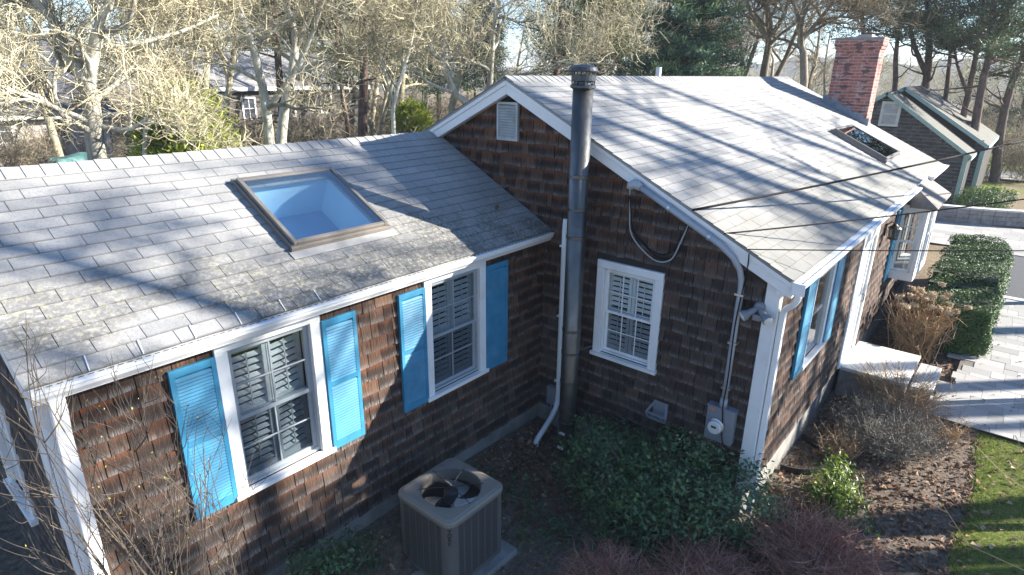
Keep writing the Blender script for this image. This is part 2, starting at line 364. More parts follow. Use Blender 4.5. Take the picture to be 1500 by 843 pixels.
        if bevel:
            b = o.modifiers.new('bevel', 'BEVEL'); b.width = bevel; b.segments = 2; b.limit_method = 'ANGLE'
        return o
def thing(name, label, cat, loc=(0,0,0), group=None):
    o = bpy.data.objects.new(name, None); o.empty_display_size = .2; col.objects.link(o); o.location = loc
    return tag(o, label, cat, group)
def tag(o, label=None, cat=None, group=None, kind=None):
    if label: o['label'] = label
    if cat: o['category'] = cat
    if group: o['group'] = group
    if kind: o['kind'] = kind
    return o
def frame(O, u, n):
    O, u, n = Vector(O), Vector(u), Vector(n); z = Vector((0,0,1))
    return lambda a, b, c: O+u*a+z*b+n*c
def rects(u0,u1,v0,v1,holes):
    us = sorted({u0,u1,*[h for H in holes for h in H[:2] if u0 < h < u1]}); vs = sorted({v0,v1,*[h for H in holes for h in H[2:] if v0 < h < v1]})
    out = []
    for i in range(len(us)-1):
        for j in range(len(vs)-1):
            cu, cv = (us[i]+us[i+1])/2, (vs[j]+vs[j+1])/2
            if not any(h[0] < cu < h[1] and h[2] < cv < h[3] for h in holes): out.append((us[i],us[i+1],vs[j],vs[j+1]))
    return out
def shingles(mb, F, z0, z1, ulim, holes, red, e=.158, wmin=.085, wmax=.24, crook=.0, seed=1):
    g = random.Random(seed); k = 0; z = z0
    while z < z1:
        zt = z+e; lo, hi = ulim(z+e*.5); u = lo - g.random()*.1
        wob = g.uniform(-.004, .004); ph = g.random()*6
        while u < hi:
            w = g.uniform(wmin, wmax); a0, a1 = max(u, lo), min(u+w-.008, hi)
            u += w
            segs = [(a0, a1)]
            for h in holes:
                if zt > h[2]+.02 and z < h[3]-.02:
                    ns = []
                    for (s0, s1) in segs:
                        if s1 <= h[0] or s0 >= h[1]: ns.append((s0, s1))
                        else:
                            if s0 < h[0]: ns.append((s0, h[0]))
                            if s1 > h[1]: ns.append((h[1], s1))
                    segs = ns
            for (s0, s1) in segs:
                if s1-s0 < .02: continue
                rd = g.random(); um = (s0+s1)/2
                rr = min(1, max(0, red(um, z) + g.uniform(-.25, .25)))
                zb = z + wob + .005*math.sin(um*1.3+ph) + g.uniform(-.010, .008); tilt = g.uniform(-.006, .006); th = g.uniform(.020, .030)
                dr = 0
                if g.random() < crook: tilt = g.uniform(-.03, .03); th = .03; dr = g.uniform(-.01, .01)
                b0, b1 = zb-tilt, zb+tilt; ztt = zt+.03
                P = [F(s0,b0,th),F(s1,b1,th),F(s1+dr,ztt,.003),F(s0+dr,ztt,.003),F(s0,b0,0),F(s1,b1,0)]
                vt = 1.2
                C_ = [(rd,0,rr),(rd,0,rr),(rd,vt,rr),(rd,vt,rr),(rd,0,rr),(rd,0,rr)]
                off = g.random()*20
                UV = [(s0+off,b0),(s1+off,b1),(s1+off,ztt),(s0+off,ztt),(s0+off,b0-.02),(s1+off,b1-.02)]
                mb.add(P, [(0,1,2,3),(4,5,1,0),(4,0,3),(1,5,2)], C_, UV)
        z = zt
def roof_tabs(mb, S, u0, u1, vlen, holes, e=.145, tw=.333, seed=3, ulim=None):
    g = random.Random(seed); nrow = int(vlen/e)+1
    for r in range(nrow):
        v = r*e; vt = min(v+e+.02, vlen)
        if vt-v < .03: continue
        u = u0 - tw*(.5 if r % 2 else 0) - .02*(r % 3)
        bendr = g.uniform(-.001, .001)
        while u < u1:
            s0, s1 = max(u, u0), min(u+tw-.006, u1); u += tw
            if s1-s0 < .015: continue
            segs = [(s0, s1)]
            for h in holes:
                if v+e*.6 > h[2] and v+e*.4 < h[3]:
                    ns = []
                    for (q0, q1) in segs:
                        if q1 <= h[0] or q0 >= h[1]: ns.append((q0, q1))
                        else:
                            if q0 < h[0]: ns.append((q0, h[0]))
                            if q1 > h[1]: ns.append((h[1], q1))
                    segs = ns
            rd = g.random(); th = .012+g.uniform(0, .003); vb = v-.012+g.uniform(-.002, .002)
            for (q0, q1) in segs:
                P = [S(q0,vb,th),S(q1,vb,th),S(q1,vt,.005),S(q0,vt,.005),S(q0,vb,0.001),S(q1,vb,.001)]
                C_ = [(rd,0,0),(rd,0,0),(rd,1,0),(rd,1,0),(rd,-1,0),(rd,-1,0)]
                mb.add(P, [(0,1,2,3),(4,5,1,0),(4,0,3),(1,5,2)], C_)
def slope(O, u, v):
    O, u, v = Vector(O), Vector(u).normalized(), Vector(v).normalized(); n = u.cross(v)
    if n.z < 0: n = -n
    return lambda a, b, c: O+u*a+v*b+n*c

# ================================================================== the house
XW = -5.77; YW = 3.125; GT = -.22
RY, RZ, RE, REZ = 3.718, 4.394, -.16, 2.49           # main ridge / eave
MS = (RZ-REZ)/(RY-RE)
WRY, WRZ, WEY, WEZ = 5.19, 3.60, 2.985, 2.468        # wing ridge / eave
WS = (WRZ-WEZ)/(WRY-WEY)
MX1 = 11.42
house = thing('house', 'low cedar-shingled house with blue shutters, grey shingle roofs and a white-trimmed gable, filling the photo', 'house', (0, 0, -.6))
FG = frame((0,0,0),(0,1,0),(-1,0,0)); FW = frame((0,YW,0),(1,0,0),(0,-1,0)); FF = frame((0,0,0),(1,0,0),(0,-1,0)); FX = frame((XW,0,0),(0,1,0),(-1,0,0))
FE = frame((MX1-.12,0,0),(0,1,0),(1,0,0))
GW = (1.295, 2.224, .90, 2.22)                       # gable window, outer casing (y0,y1,z0,z1)
WA = (-4.557, -3.553, .79, 2.325); WB = (-2.23, -1.218, .79, 2.325)
FWN = (1.46, 2.46, .84, 2.16); DR = (4.12, 5.28, -.20, 2.07); BAY = (7.45, 9.1, .60, 2.06)
WX = (4.35, 5.25, .62, 1.98)
CS = .10
def opening(w, s=CS): return (w[0]+s, w[1]-s, w[2]+.04, w[3]-s)
def wall(name, F, u0, u1, ztop, holes, apex=None, blanks=()):
    mb = MB()
    for (a0,a1,b0,b1) in rects(u0, u1, GT, ztop, holes): mb.fbox(F, a0, a1, b0, b1, -.05, 0, (.3,.3,.5), 1)
    if apex:
        A, B, C_ = (u0, ztop), (u1, ztop), apex
        f = [F(*q, 0) for q in (A,B,C_)]; bk = [F(*q, -.05) for q in (A,B,C_)]
        mb.add(f+bk, [(0,1,2),(5,4,3),(0,2,5,3),(1,4,5,2)], (.3,.3,.5), None, 1)
    return mb
# gable wall
gz = lambda y: REZ-.06 + MS*((y-RE) if y < RY else (2*RY-RE-y))
mb = wall('wall', FG, 0, 2*RY, 2.35, [opening(GW)], (RY, 4.19))
def gul(z):
    zz = z+.115; half = (4.36-zz)/MS; lo = max(0, RY-half) if zz > 2.3 else 0
    hi = 2*RY - lo
    wz = WRZ + .02                        # hidden part behind the wing
    if z < WRZ: hi = min(hi, YW-.0 if z < WEZ else WRY-(WRZ-z)/WS)
    return lo, hi
gred = lambda y, z: min(1, max(0, .16+(z-1.9)*.30+(y-1.6)*.17))
shingles(mb, FG, GT, 4.3, gul, [(GW[0],GW[1],GW[2]-.03,GW[3]), (3.57,3.97,3.57,4.09)], gred, crook=.09, seed=5)
tag(mb.build('wall', [M['cedar'], M['felt']], house), 'shaded dark gable wall with red-brown shingle tops')
# wing wall
mb = wall('wall', FW, XW, -.02, 2.45, [opening(WA), opening(WB)])
wred = lambda x, z: min(1, max(0, .50+(z-1.2)*.24+(x+3.2)*.04))
shingles(mb, FW, GT, 2.42, lambda z: (XW+.1, -.005), [(WA[0],WA[1],WA[2]-.02,9),(WB[0],WB[1],WB[2]-.02,9)], wred, crook=.03, seed=9)
tag(mb.build('wall', [M['cedar'], M['felt']], house), 'long brown shingle wall of the wing with two shuttered windows')
# front wall
mb = wall('wall', FF, .02, MX1-.12, 2.42, [opening(FWN), DR, (BAY[0]+.08,BAY[1]-.08,BAY[2]+.1,BAY[3]-.06)])
shingles(mb, FF, GT, 2.40, lambda z: (.10, MX1-.12), [(FWN[0],FWN[1],FWN[2]-.02,FWN[3]),(DR[0]-.0,DR[1],-9,DR[3]),BAY], lambda x, z: .52+.3*max(0,z-1.5), crook=.01, seed=12)
tag(mb.build('wall', [M['cedar'], M['felt']], house), 'sunlit front wall with the door and bay window')
# west gable wall of the wing
mb = wall('wall', FX, YW, 2*WRY-YW, 2.4, [opening(WX)], (WRY, 3.46))
shingles(mb, FX, GT, 3.4, lambda z: (YW+.1, 2*WRY-YW) if z < 2.38 else (WRY-(3.5-z)/WS, WRY+(3.5-z)/WS), [WX], lambda y, z: .12, seed=15)
tag(mb.build('wall', [M['cedar'], M['felt']], house), 'grey end wall of the wing at the left edge')
mb = MB(); mb.box(XW, 0, 2*WRY-YW-.05, 2*WRY-YW, GT, 2.45, (.3,.3,.5)); mb.box(0, MX1-.12, 2*RY-.05, 2*RY, GT, 2.42, (.3,.3,.5))
f = [FE(*q, 0) for q in ((0,GT),(2*RY,GT),(2*RY,2.38),(RY,4.25),(0,2.38))]; b_ = [FE(*q,-.05) for q in ((0,GT),(2*RY,GT),(2*RY,2.38),(RY,4.25),(0,2.38))]
mb.add(f+b_, [(0,1,2,3,4),(9,8,7,6,5)], (.3,.3,.5)); mb.build('wall', [M['cedar'], M['felt']], house)
# foundations
mb = MB(); mb.box(XW+.03, -.001, YW+.02, 2*WRY-YW-.03, -1.0, GT); mb.build('foundation', M['concrete'], house, bevel=.01)
mb = MB(); mb.box(.03, MX1-.15, .03, 2*RY-.03, -1.2, GT-.001); mb.build('foundation', M['concrete'], house, bevel=.01)

# roofs -------------------------------------------------------------
SKW = (-3.455, -2.295, 3.61, 4.61)   # wing skylight x0,x1,y0,y1 (plan)
SKM = (7.75, 9.20, .50, 1.55)
cw = math.hypot(1, WS); cm = math.hypot(1, MS)
def roof(name, S, u0, u1, vl, holes, m_, ul, ur, lab, seed):
    mb = MB()
    for (a0,a1,b0,b1) in rects(u0+.01, u1-.01, .01, vl, holes):
        mb.hexa([S(*q) for q in ((a0,b0,-.03),(a1,b0,-.03),(a1,b1,-.03),(a0,b1,-.03),(a0,b0,0),(a1,b0,0),(a1,b1,0),(a0,b1,0))], (.5,.5,.5))
    roof_tabs(mb, S, u0, u1, vl, holes, seed=seed)
    return tag(mb.build('roof', m_, house), lab)
SWF = slope((0,WEY,WEZ),(1,0,0),(0,1,WS)); SWB = slope((0,2*WRY-WEY,WEZ),(1,0,0),(0,-1,WS))
SMF = slope((0,RE,REZ),(1,0,0),(0,1,MS)); SMB = slope((0,2*RY-RE,REZ),(1,0,0),(0,-1,MS))
vw = (WRY-WEY)*cw; vm = (RY-RE)*cm
hw = [(SKW[0]+.06,SKW[1]-.06,(SKW[2]-WEY)*cw+.06,(SKW[3]-WEY)*cw-.06)]; hm = [(SKM[0]+.06,SKM[1]-.06,(SKM[2]-RE)*cm+.06,(SKM[3]-RE)*cm-.06)]
roof('roof', SWF, -5.825, -.022, vw, hw, M['roofw'], 0, 0, 'sunlit wing roof slope with lichen stains above the gutter', 3)
roof('roof', SWB, -5.825, .0, vw-.0, [], M['roofm'], 0, 0, 'rear slope of the wing roof', 4)
roof('roof', SMF, -.15, MX1, vm, hm, M['roofm'], 0, 0, 'main roof slope striped with tree shadows', 5)
roof('roof', SMB, -.15, MX1, vm, [], M['roofm'], 0, 0, 'rear slope of the main roof', 6)
def ridge(x0, x1, y, z, s, seed):
    mb = MB(); g = random.Random(seed); x = x0
    while x < x1:
        x2 = min(x+.19, x1+.02); rd = g.random(); w = .15; d = w*s
        zl, zh = z+.012, z+.024
        P = [(x,y-w,zh-d),(x2+.02,y-w,zl-d),(x2+.02,y,zl+.004),(x,y,zh+.004),(x,y+w,zh-d),(x2+.02,y+w,zl-d),(x,y-w,zh-d-.012),(x,y,zh-.008),(x,y+w,zh-d-.012),(x2+.02,y-w,zl-d-.012)]
        mb.add(P, [(0,1,2,3),(3,2,5,4),(6,0,3,7),(7,3,4,8),(6,9,1,0)], (rd,.6,0)); x += .145
    return mb
ridge(-5.825, -.03, WRY, WRZ, WS, 1).build('ridge_cap', M['roofw'], house)
ridge(-.15, MX1, RY, RZ, MS, 2).build('ridge_cap', M['roofm'], house)
mb = MB(); mb.quad(SWF(-.10,0,.02), SWF(-.022,0,.02), SWF(-.022,vw,.02), SWF(-.10,vw,.02)); 

# rake boards, corner boards ------------------------------------------
def rakeboard(x0, x1, pts, h, name='rake_board', m_='white', bev=.006):
    mb = MB()
    for (p, q) in pts:
        P = [(x0,p[0],p[1]-h),(x1,p[0],p[1]-h),(x1,p[0],p[1]),(x0,p[0],p[1]),(x0,q[0],q[1]-h),(x1,q[0],q[1]-h),(x1,q[0],q[1]),(x0,q[0],q[1])]
        mb.add(P, [(0,1,2,3),(7,6,5,4),(0,4,5,1),(1,5,6,2),(2,6,7,3),(3,7,4,0)])
    return mb.build(name, M[m_], house, bevel=bev)
e0, ap, e1 = (RE+.0, REZ-.035), (RY, RZ-.035), (2*RY-RE, REZ-.035)
rakeboard(-.12, -.02, [(e0, ap)], .17); rakeboard(-.12, -.02, [(ap, e1)], .17)
rakeboard(-.138, -.118, [((e0[0],e0[1]+.012), (ap[0],ap[1]+.012))], .065, 'rake_moulding'); rakeboard(-.138, -.118, [((ap[0],ap[1]+.012), (e1[0],e1[1]+.012))], .065, 'rake_moulding')
rakeboard(MX1-.10, MX1-.02, [(e0, ap)], .17); rakeboard(MX1-.10, MX1-.02, [(ap, e1)], .17)
w0, wa, w1 = (WEY+.03, WEZ-.02), (WRY, WRZ-.035), (2*WRY-WEY, WEZ-.035)
rakeboard(XW-.045, XW-.021, [(w0, wa)], .15); rakeboard(XW-.045, XW-.021, [(wa, w1)], .15)
def board(F, u0,u1,z0,z1,n0,n1, name='corner_board', m_='white', bev=.005):
    mb = MB(); mb.fbox(F, u0,u1,z0,z1,n0,n1); return mb.build(name, M[m_], house, bevel=bev)
board(FG, -.005, .115, GT-.02, 2.50, -.0, .032); board(FF, -.032, .095, GT-.02, 2.36, .003, .034)
board(FW, XW-.0, XW+.13, GT-.02, 2.34, 0, .032); board(FX, YW+.0, YW+.10, GT-.02, 2.34, .001, .03)
# cornice return at the near corner of the main eave, fascia, soffit
mb = MB(); mb.box(-.108, -.001, -.157, .0, 2.30, 2.44); mb.build('cornice_return', M['white'], house, bevel=.005)
board(FF, 0.001, MX1-.02, 2.32, 2.475, .13, .16, 'fascia'); board(FF, 0.001, MX1-.02, 2.325, 2.345, .02, .129, 'soffit')
board(FW, XW-.02, -.03, 2.335, 2.46, .02, .066, 'fascia')
# gutters ---------------------------------------------------------------
def gutter(x0, x1, yb, yo, zt, zb, lab=None):
    mb = MB(); d = yb-yo
    prof = [(0,yb,zt+.012),(0,yo+.022,zt+.004),(0,yo,zt),(0,yo,zt-.018),(0,yo+.012,zt-.028),(0,yo+.016,zt-.055),(0,yo+.05,zb+.012),(0,yo+.055,zb),(0,yb,zb)]
    mb.extrude(prof, ((x0,0,0),(x1,0,0)))
    x = x0+.03
    while x < x1-.05:
        yy = yo+.035; zz = zt+.0088
        mb.quad((x,yy-.004,zz),(x+.036,yy-.004,zz),(x+.036,yy+.006,zz+.0015),(x,yy+.006,zz+.0015), mi=1)
        x += .062
    o = mb.build('gutter', [M['vinyl'], M['slot']], house)
    return o
gutter(XW-.03, -.025, 3.055, 2.93, 2.44, 2.33)
g1 = gutter(-.15, 7.42, -.162, -.285, 2.468, 2.355); gutter(9.12, MX1+.1, -.162, -.285, 2.468, 2.355)
mb = MB()
for x in (-5.45, -5.1, -4.72, -4.35, -3.95, -3.6):
    mb = MB(); mb.beam(SWF(x, -.02, .02), SWF(x+.02, .13, .018), .007, .003); mb.build('gutter_strap', M['vinyl'], house)
# downspouts
def rect_tube(path, w, d, name='downspout', m_='vinyl', widths=None):
    mb = MB(); P = [Vector(p) for p in path]; n = len(P); o = 0; rows = []
    for i, p in enumerate(P):
        t = (P[min(i+1,n-1)]-P[max(i-1,0)]).normalized()
        sx = Vector((1,0,0)); sx = (sx - t*sx.dot(t)).normalized(); sy = t.cross(sx)
        rows.append([p+sx*w/2+sy*d/2, p-sx*w/2+sy*d/2, p-sx*w/2-sy*d/2, p+sx*w/2-sy*d/2])
    vs = [v for r in rows for v in r]; fs = []
    for i in range(n-1):
        for k in range(4): fs.append((i*4+k, i*4+(k+1)%4, (i+1)*4+(k+1)%4, (i+1)*4+k))
    fs += [(3,2,1,0), tuple((n-1)*4+k for k in range(4))]
    mb.add(vs, fs)
    # crimp rings on the bends
    return mb.build(name, M[m_], house, bevel=.004)
bend = [(-.09,-.225,2.36),(-.09,-.225,2.31),(-.085,-.215,2.27),(-.06,-.185,2.215),(-.02,-.14,2.165),(.02,-.095,2.12),(.045,-.075,2.07),(.05,-.072,2.0)]
rect_tube(bend+[(.05,-.072,.9),(.05,-.072,-.56)], .075, .058)
mb = MB(); mb.box(-.155,-.145,-.29,-.16,2.35,2.475); mb.build('gutter_end_cap', M['vinyl'], house, bevel=.004)
rect_tube([(XW+.10,2.99,2.34),(XW+.10,2.99,2.28),(XW+.10,3.0,2.22),(XW+.10,3.03,2.12),(XW+.10,3.055,2.04),(XW+.10,3.058,1.95),(XW+.10,3.058,.4),(XW+.10,3.058,-.5)], .095, .065)
# windows ------------------------------------------------------------
def window(F, w, mun=(3,2), seed=0, cas=CS, open_panel=False, panels=2, slats=True, lowergrid=True, screen=True, label=None, storm=False):
    u0,u1,z0,z1 = w; o = opening(w, cas); a0,a1,b0,b1 = o
    mb = MB()
    mb.fbox(F,u0,u0+cas+.008,z0,z1-cas,-.01,.040); mb.fbox(F,u1-cas-.008,u1,z0,z1-cas,-.01,.040); mb.fbox(F,u0,u1,z1-cas+.001,z1,-.01,.042)
    mb.fbox(F,u0-.022,u1+.022,z0-.012,z0+.035,-.012,.075)
    for (q0,q1) in ((a0,a0+.018),(a1-.018,a1)): mb.fbox(F,q0,q1,b0,b1,-.13,-.011)
    mb.fbox(F,a0+.019,a1-.019,b1-.018,b1,-.13,-.011); mb.fbox(F,a0+.019,a1-.019,b0-.003,b0+.02,-.13,-.013)
    root = mb.build('window', M['white'], house, bevel=.004)
    if label: root['label'] = label
    c0,c1,d0,d1 = a0+.02,a1-.02,b0+.021,b1-.02; mid = (d0+d1)/2
    for (zz0,zz1,n0,n1) in ((mid-.02,d1,-.042,-.014),(d0,mid+.022,-.078,-.048)):
        s = MB(); t = .038
        s.fbox(F,c0,c0+t,zz0,zz1,n0,n1); s.fbox(F,c1-t,c1,zz0,zz1,n0,n1); s.fbox(F,c0+t,c1-t,zz1-t,zz1,n0,n1); s.fbox(F,c0+t,c1-t,zz0,zz0+t,n0,n1)
        if mun and (lowergrid or zz1 == d1):
            nx, nz = mun; W = c1-c0-2*t; H = zz1-zz0-2*t; mN = (n0+n1)/2
            for i in range(1,nx): x = c0+t+W*i/nx; s.fbox(F,x-.007,x+.007,zz0+t,zz1-t,mN-.008,mN+.010)
            for i in range(1,nz): z = zz0+t+H*i/nz; s.fbox(F,c0+t,c1-t,z-.007,z+.007,mN-.007,mN+.009)
        s.build('sash', M['white'], root, bevel=.003)
        g = MB(); nn = (n0+n1)/2-.001
        g.quad(F(c0+t-.005,zz0+t-.005,nn),F(c1-t+.005,zz0+t-.005,nn),F(c1-t+.005,zz1-t+.005,nn),F(c0+t-.005,zz1-t+.005,nn))
        g.build('pane', M['glass'] if zz1 == d1 or not screen else M['screen'], root)
    if storm:
        g = MB(); g.quad(F(a0+.01,b0+.01,-.006),F(a1-.01,b0+.01,-.006),F(a1-.01,b1-.01,-.006),F(a0+.01,b1-.01,-.006)); g.build('storm_pane', M['storm'], root)
    if slats:
        pw = (c1-c0)/panels
        for k in range(panels):
            sh = MB(); x0 = c0+pw*k+.004; x1 = c0+pw*(k+1)-.004
            ang = R(-9) if (open_panel and k == 1) else 0.0
            ca, sa = math.cos(ang), math.sin(ang)
            def FP(u, z, n, x0=x0, ca=ca, sa=sa): return F(x0+(u-x0)*ca - (n+.09)*sa*0, z, n + (u-x0)*sa*1.0)
            t = .045
            for (q0,q1,r0,r1) in ((x0,x0+t,d0,d1),(x1-t,x1,d0,d1),(x0+t,x1-t,d0,d0+.09),(x0+t,x1-t,d1-.08,d1),(x0+t,x1-t,mid-.035,mid+.035)): sh.fbox(FP,q0,q1,r0,r1,-.128,-.080)
            z = d0+.12
            while z < d1-.09:
                if abs(z-mid) > .055:
                    v = [(x0+t,z-.019,-.090),(x1-t,z-.019,-.090),(x1-t,z+.014,-.116),(x0+t,z+.014,-.116)]
                    sh.hexa([FP(*q) for q in v]+[FP(q[0],q[1]+.008,q[2]+.004) for q in v])
                z += .068
            sh.fbox(FP,(x0+x1)/2-.006,(x0+x1)/2+.006,d0+.12,mid-.05,-.080,-.072); sh.fbox(FP,(x0+x1)/2-.006,(x0+x1)/2+.006,mid+.05,d1-.1,-.080,-.072)
            sh.build('interior_shutter', M['interior'], root)
    return root
window(FG, GW, (3,2), screen=True, label='white double-hung window in the shaded gable wall', panels=2)
window(FW, WA, (2,2), open_panel=True, storm=True, label='sunlit wing window with its inside shutter ajar', lowergrid=True)
window(FW, WB, (2,2), storm=True, label='half-shaded wing window near the inside corner')
window(FF, FWN, None, storm=True, label='front window beside the floodlight corner', slats=False)
window(FX, WX, (2,2), label='end wall window at the left edge', slats=False)
def shutter(F, u0,u1,z0,z1, n0=.024):
    mb = MB(); t = .042; n1 = n0+.034
    mid = z0+(z1-z0)*.52
    mb.fbox(F,u0,u0+t,z0,z1,n0,n1); mb.fbox(F,u1-t,u1,z0,z1,n0,n1)
    for (q0,q1) in ((z0,z0+.085),(mid-.028,mid+.028),(z1-.065,z1)): mb.fbox(F,u0+t,u1-t,q0,q1,n0,n1-.001)
    z = z0+.10
    while z < z1-.08:
        if not (mid-.040 < z < mid+.022):
            v = [(u0+t,z-.013,n1-.0015),(u1-t,z-.013,n1-.0015),(u1-t,z+.017,n1-.0125),(u0+t,z+.017,n1-.0125)]
            mb.hexa([F(*q) for q in v]+[F(q[0],q[1]+.007,q[2]+.002) for q in v])
        z += .0305
    mb.fbox(F,u0+t,u1-t,z0+.08,z1-.06,n0,n0+.004)
    return mb.build('shutter', M['blue'], house, bevel=.003)
for (q0,q1) in ((-4.932,-4.560),(-3.549,-3.160),(-2.606,-2.233),(-1.214,-.815)): shutter(FW,q0,q1,.79,2.215)
shutter(FF, 1.07, 1.457, .83, 2.13); shutter(FF, 2.463, 2.85, .83, 2.13); shutter(FF, 7.02, 7.40, .62, 2.05)
# gable louvre vent
mb = MB(); y0,y1,z0,z1 = 3.585,3.95,3.585,4.085
mb.fbox(FG,y0,y0+.03,z0,z1,0,.045); mb.fbox(FG,y1-.03,y1,z0,z1,0,.045); mb.fbox(FG,y0+.03,y1-.03,z0,z0+.03,0,.045); mb.fbox(FG,y0+.03,y1-.03,z1-.03,z1,0,.045)
for k in range(12):
    z = z0+.045+k*.0355
    v = [(y0+.03,z-.012,.042),(y1-.03,z-.012,.042),(y1-.03,z+.02,.006),(y0+.03,z+.02,.006)]
    mb.hexa([FG(*q) for q in v]+[FG(q[0],q[1]+.006,q[2]) for q in v])
mb.build('louvre_vent', simple('weathered_vent', (.42,.43,.42), .7, var=.2, grime=((.22,.18,.14),.7)), house)
# front door -----------------------------------------------------------
mb = MB(); mb.fbox(FF,DR[0],DR[0]+.11,DR[2],DR[3]-.12,-.01,.045); mb.fbox(FF,DR[1]-.11,DR[1],DR[2],DR[3]-.12,-.01,.045); mb.fbox(FF,DR[0],DR[1],DR[3]-.119,DR[3]+.04,-.01,.047)
mb.fbox(FF,DR[0]+.11,DR[1]-.11,DR[2]-.03,DR[2]+.03,-.08,.05)
door = mb.build('door', M['white'], house, bevel=.005)
mb = MB(); d0,d1 = DR[0]+.115,DR[1]-.115; 
mb.fbox(FF,d0,d1,DR[2]+.03,DR[3]-.125,-.05,-.012)
for (q0,q1,r0,r1) in ((d0,d0+.11,0,1),(d1-.11,d1,0,1),(d0+.11,d1-.11,0,.12),(d0+.11,d1-.11,.42,.50),(d0+.11,d1-.11,.94,1)):
    H = DR[3]-.155-DR[2]; mb.fbox(FF,q0,q1,DR[2]+.031+r0*H,DR[2]+.031+r1*H,-.0119,.006)
mb.build('storm_door', M['white'], door, bevel=.004)
mb = MB(); mb.tube([FF(d1-.06,.75,.006),FF(d1-.06,.75,.05),FF(d1-.06,.88,.05),FF(d1-.06,.88,.006)],.009,8); mb.build('handle', M['black'], door)
# bay window -----------------------------------------------------------
mb = MB(); x0,x1,z0,z1 = BAY; yo = -.47
mb.box(x0,x1,yo,-.002,z0,z0+.17); mb.box(x0-.02,x1+.02,yo-.02,-.002,z1-.06,z1+.06)
for (a0,a1,b0,b1) in ((x0,x0+.07,yo,yo+.08),(x1-.07,x1,yo,yo+.08),(x0,x0+.06,-.05,-.002),(x1-.06,x1,-.05,-.002)): mb.box(a0,a1,b0,b1,z0+.17,z1-.06)
for k in (1,2,3): xx = x0+(x1-x0)*k/4; mb.box(xx-.04,xx+.04,yo,yo+.07,z0+.17,z1-.06)
bay = tag(mb.build('bay_window', M['white'], house, bevel=.005), 'white box bay window with its own small roof')
def mini_sash(F, u0,u1,z0,z1, root, nx=2):
    mid = (z0+z1)/2; s = MB()
    for (q0,q1,n0,n1) in ((mid-.02,z1,-.03,-.008),(z0,mid+.02,-.055,-.033)):
        t = .045; s.fbox(F,u0,u0+t,q0,q1,n0,n1); s.fbox(F,u1-t,u1,q0,q1,n0,n1); s.fbox(F,u0+t,u1-t,q0,q0+t,n0,n1); s.fbox(F,u0+t,u1-t,q1-t,q1,n0,n1)
        if q1 == z1:
            for i in range(1,nx): x = u0+(u1-u0)*i/nx; s.fbox(F,x-.009,x+.009,q0+t,q1-t,n0+.005,n1-.002)
            zz = (q0+q1)/2; s.fbox(F,u0+t,u1-t,zz-.009,zz+.009,n0+.006,n1-.003)
    s.build('sash', M['white'], root)
    g = MB(); g.quad(F(u0+.04,mid,-.02),F(u1-.04,mid,-.02),F(u1-.04,z1-.04,-.02),F(u0+.04,z1-.04,-.02)); g.quad(F(u0+.04,z0+.04,-.045),F(u1-.04,z0+.04,-.045),F(u1-.04,mid,-.045),F(u0+.04,mid,-.045))
    g.build('pane', M['screen'], root)
FBL = frame((x0+.005,0,0),(0,-1,0),(-1,0,0)); mini_sash(FBL,.055,.385,z0+.175,z1-.065,bay)
FBF = frame((0,yo+.005,0),(1,0,0),(0,-1,0))
for k in range(4): q = x0+(x1-x0)*k/4; mini_sash(FBF,q+.045+(.03 if k==0 else 0),q+(x1-x0)/4-.045-(.03 if k==3 else 0),z0+.175,z1-.065,bay,1)
mb = MB(); mb.box(x0+.05,x1-.05,-.03,-.028,z0+.1,z1-.05); mb.build('curtain', M['innerwall'], bay)
mb = MB(); A=(x0-.12,yo-.14,z1+.06); B=(x1+.35,yo-.14,z1+.06); Tl=(x0+.28,-.02,2.53); Tr=(x1+.1,-.02,2.53)
mb.add([A,B,Tr,Tl,(x0-.12,-.16,z1+.06+.02),(x1+.35,-.16,z1+.08),(A[0],A[1],A[2]-.04),(B[0],B[1],B[2]-.04),(x0-.12,-.16,z1+.02),(x1+.35,-.16,z1+.02)],
       [(0,1,2,3),(0,3,4),(1,5,2),(6,7,1,0),(8,6,0,4),(7,9,5,1),(6,8,9,7)], (.3,.5,0)); mb.build('roof', simple('bay_roof_shingle',(.20,.17,.15),.85,var=.25,nscale=9,bmp=.4), bay)
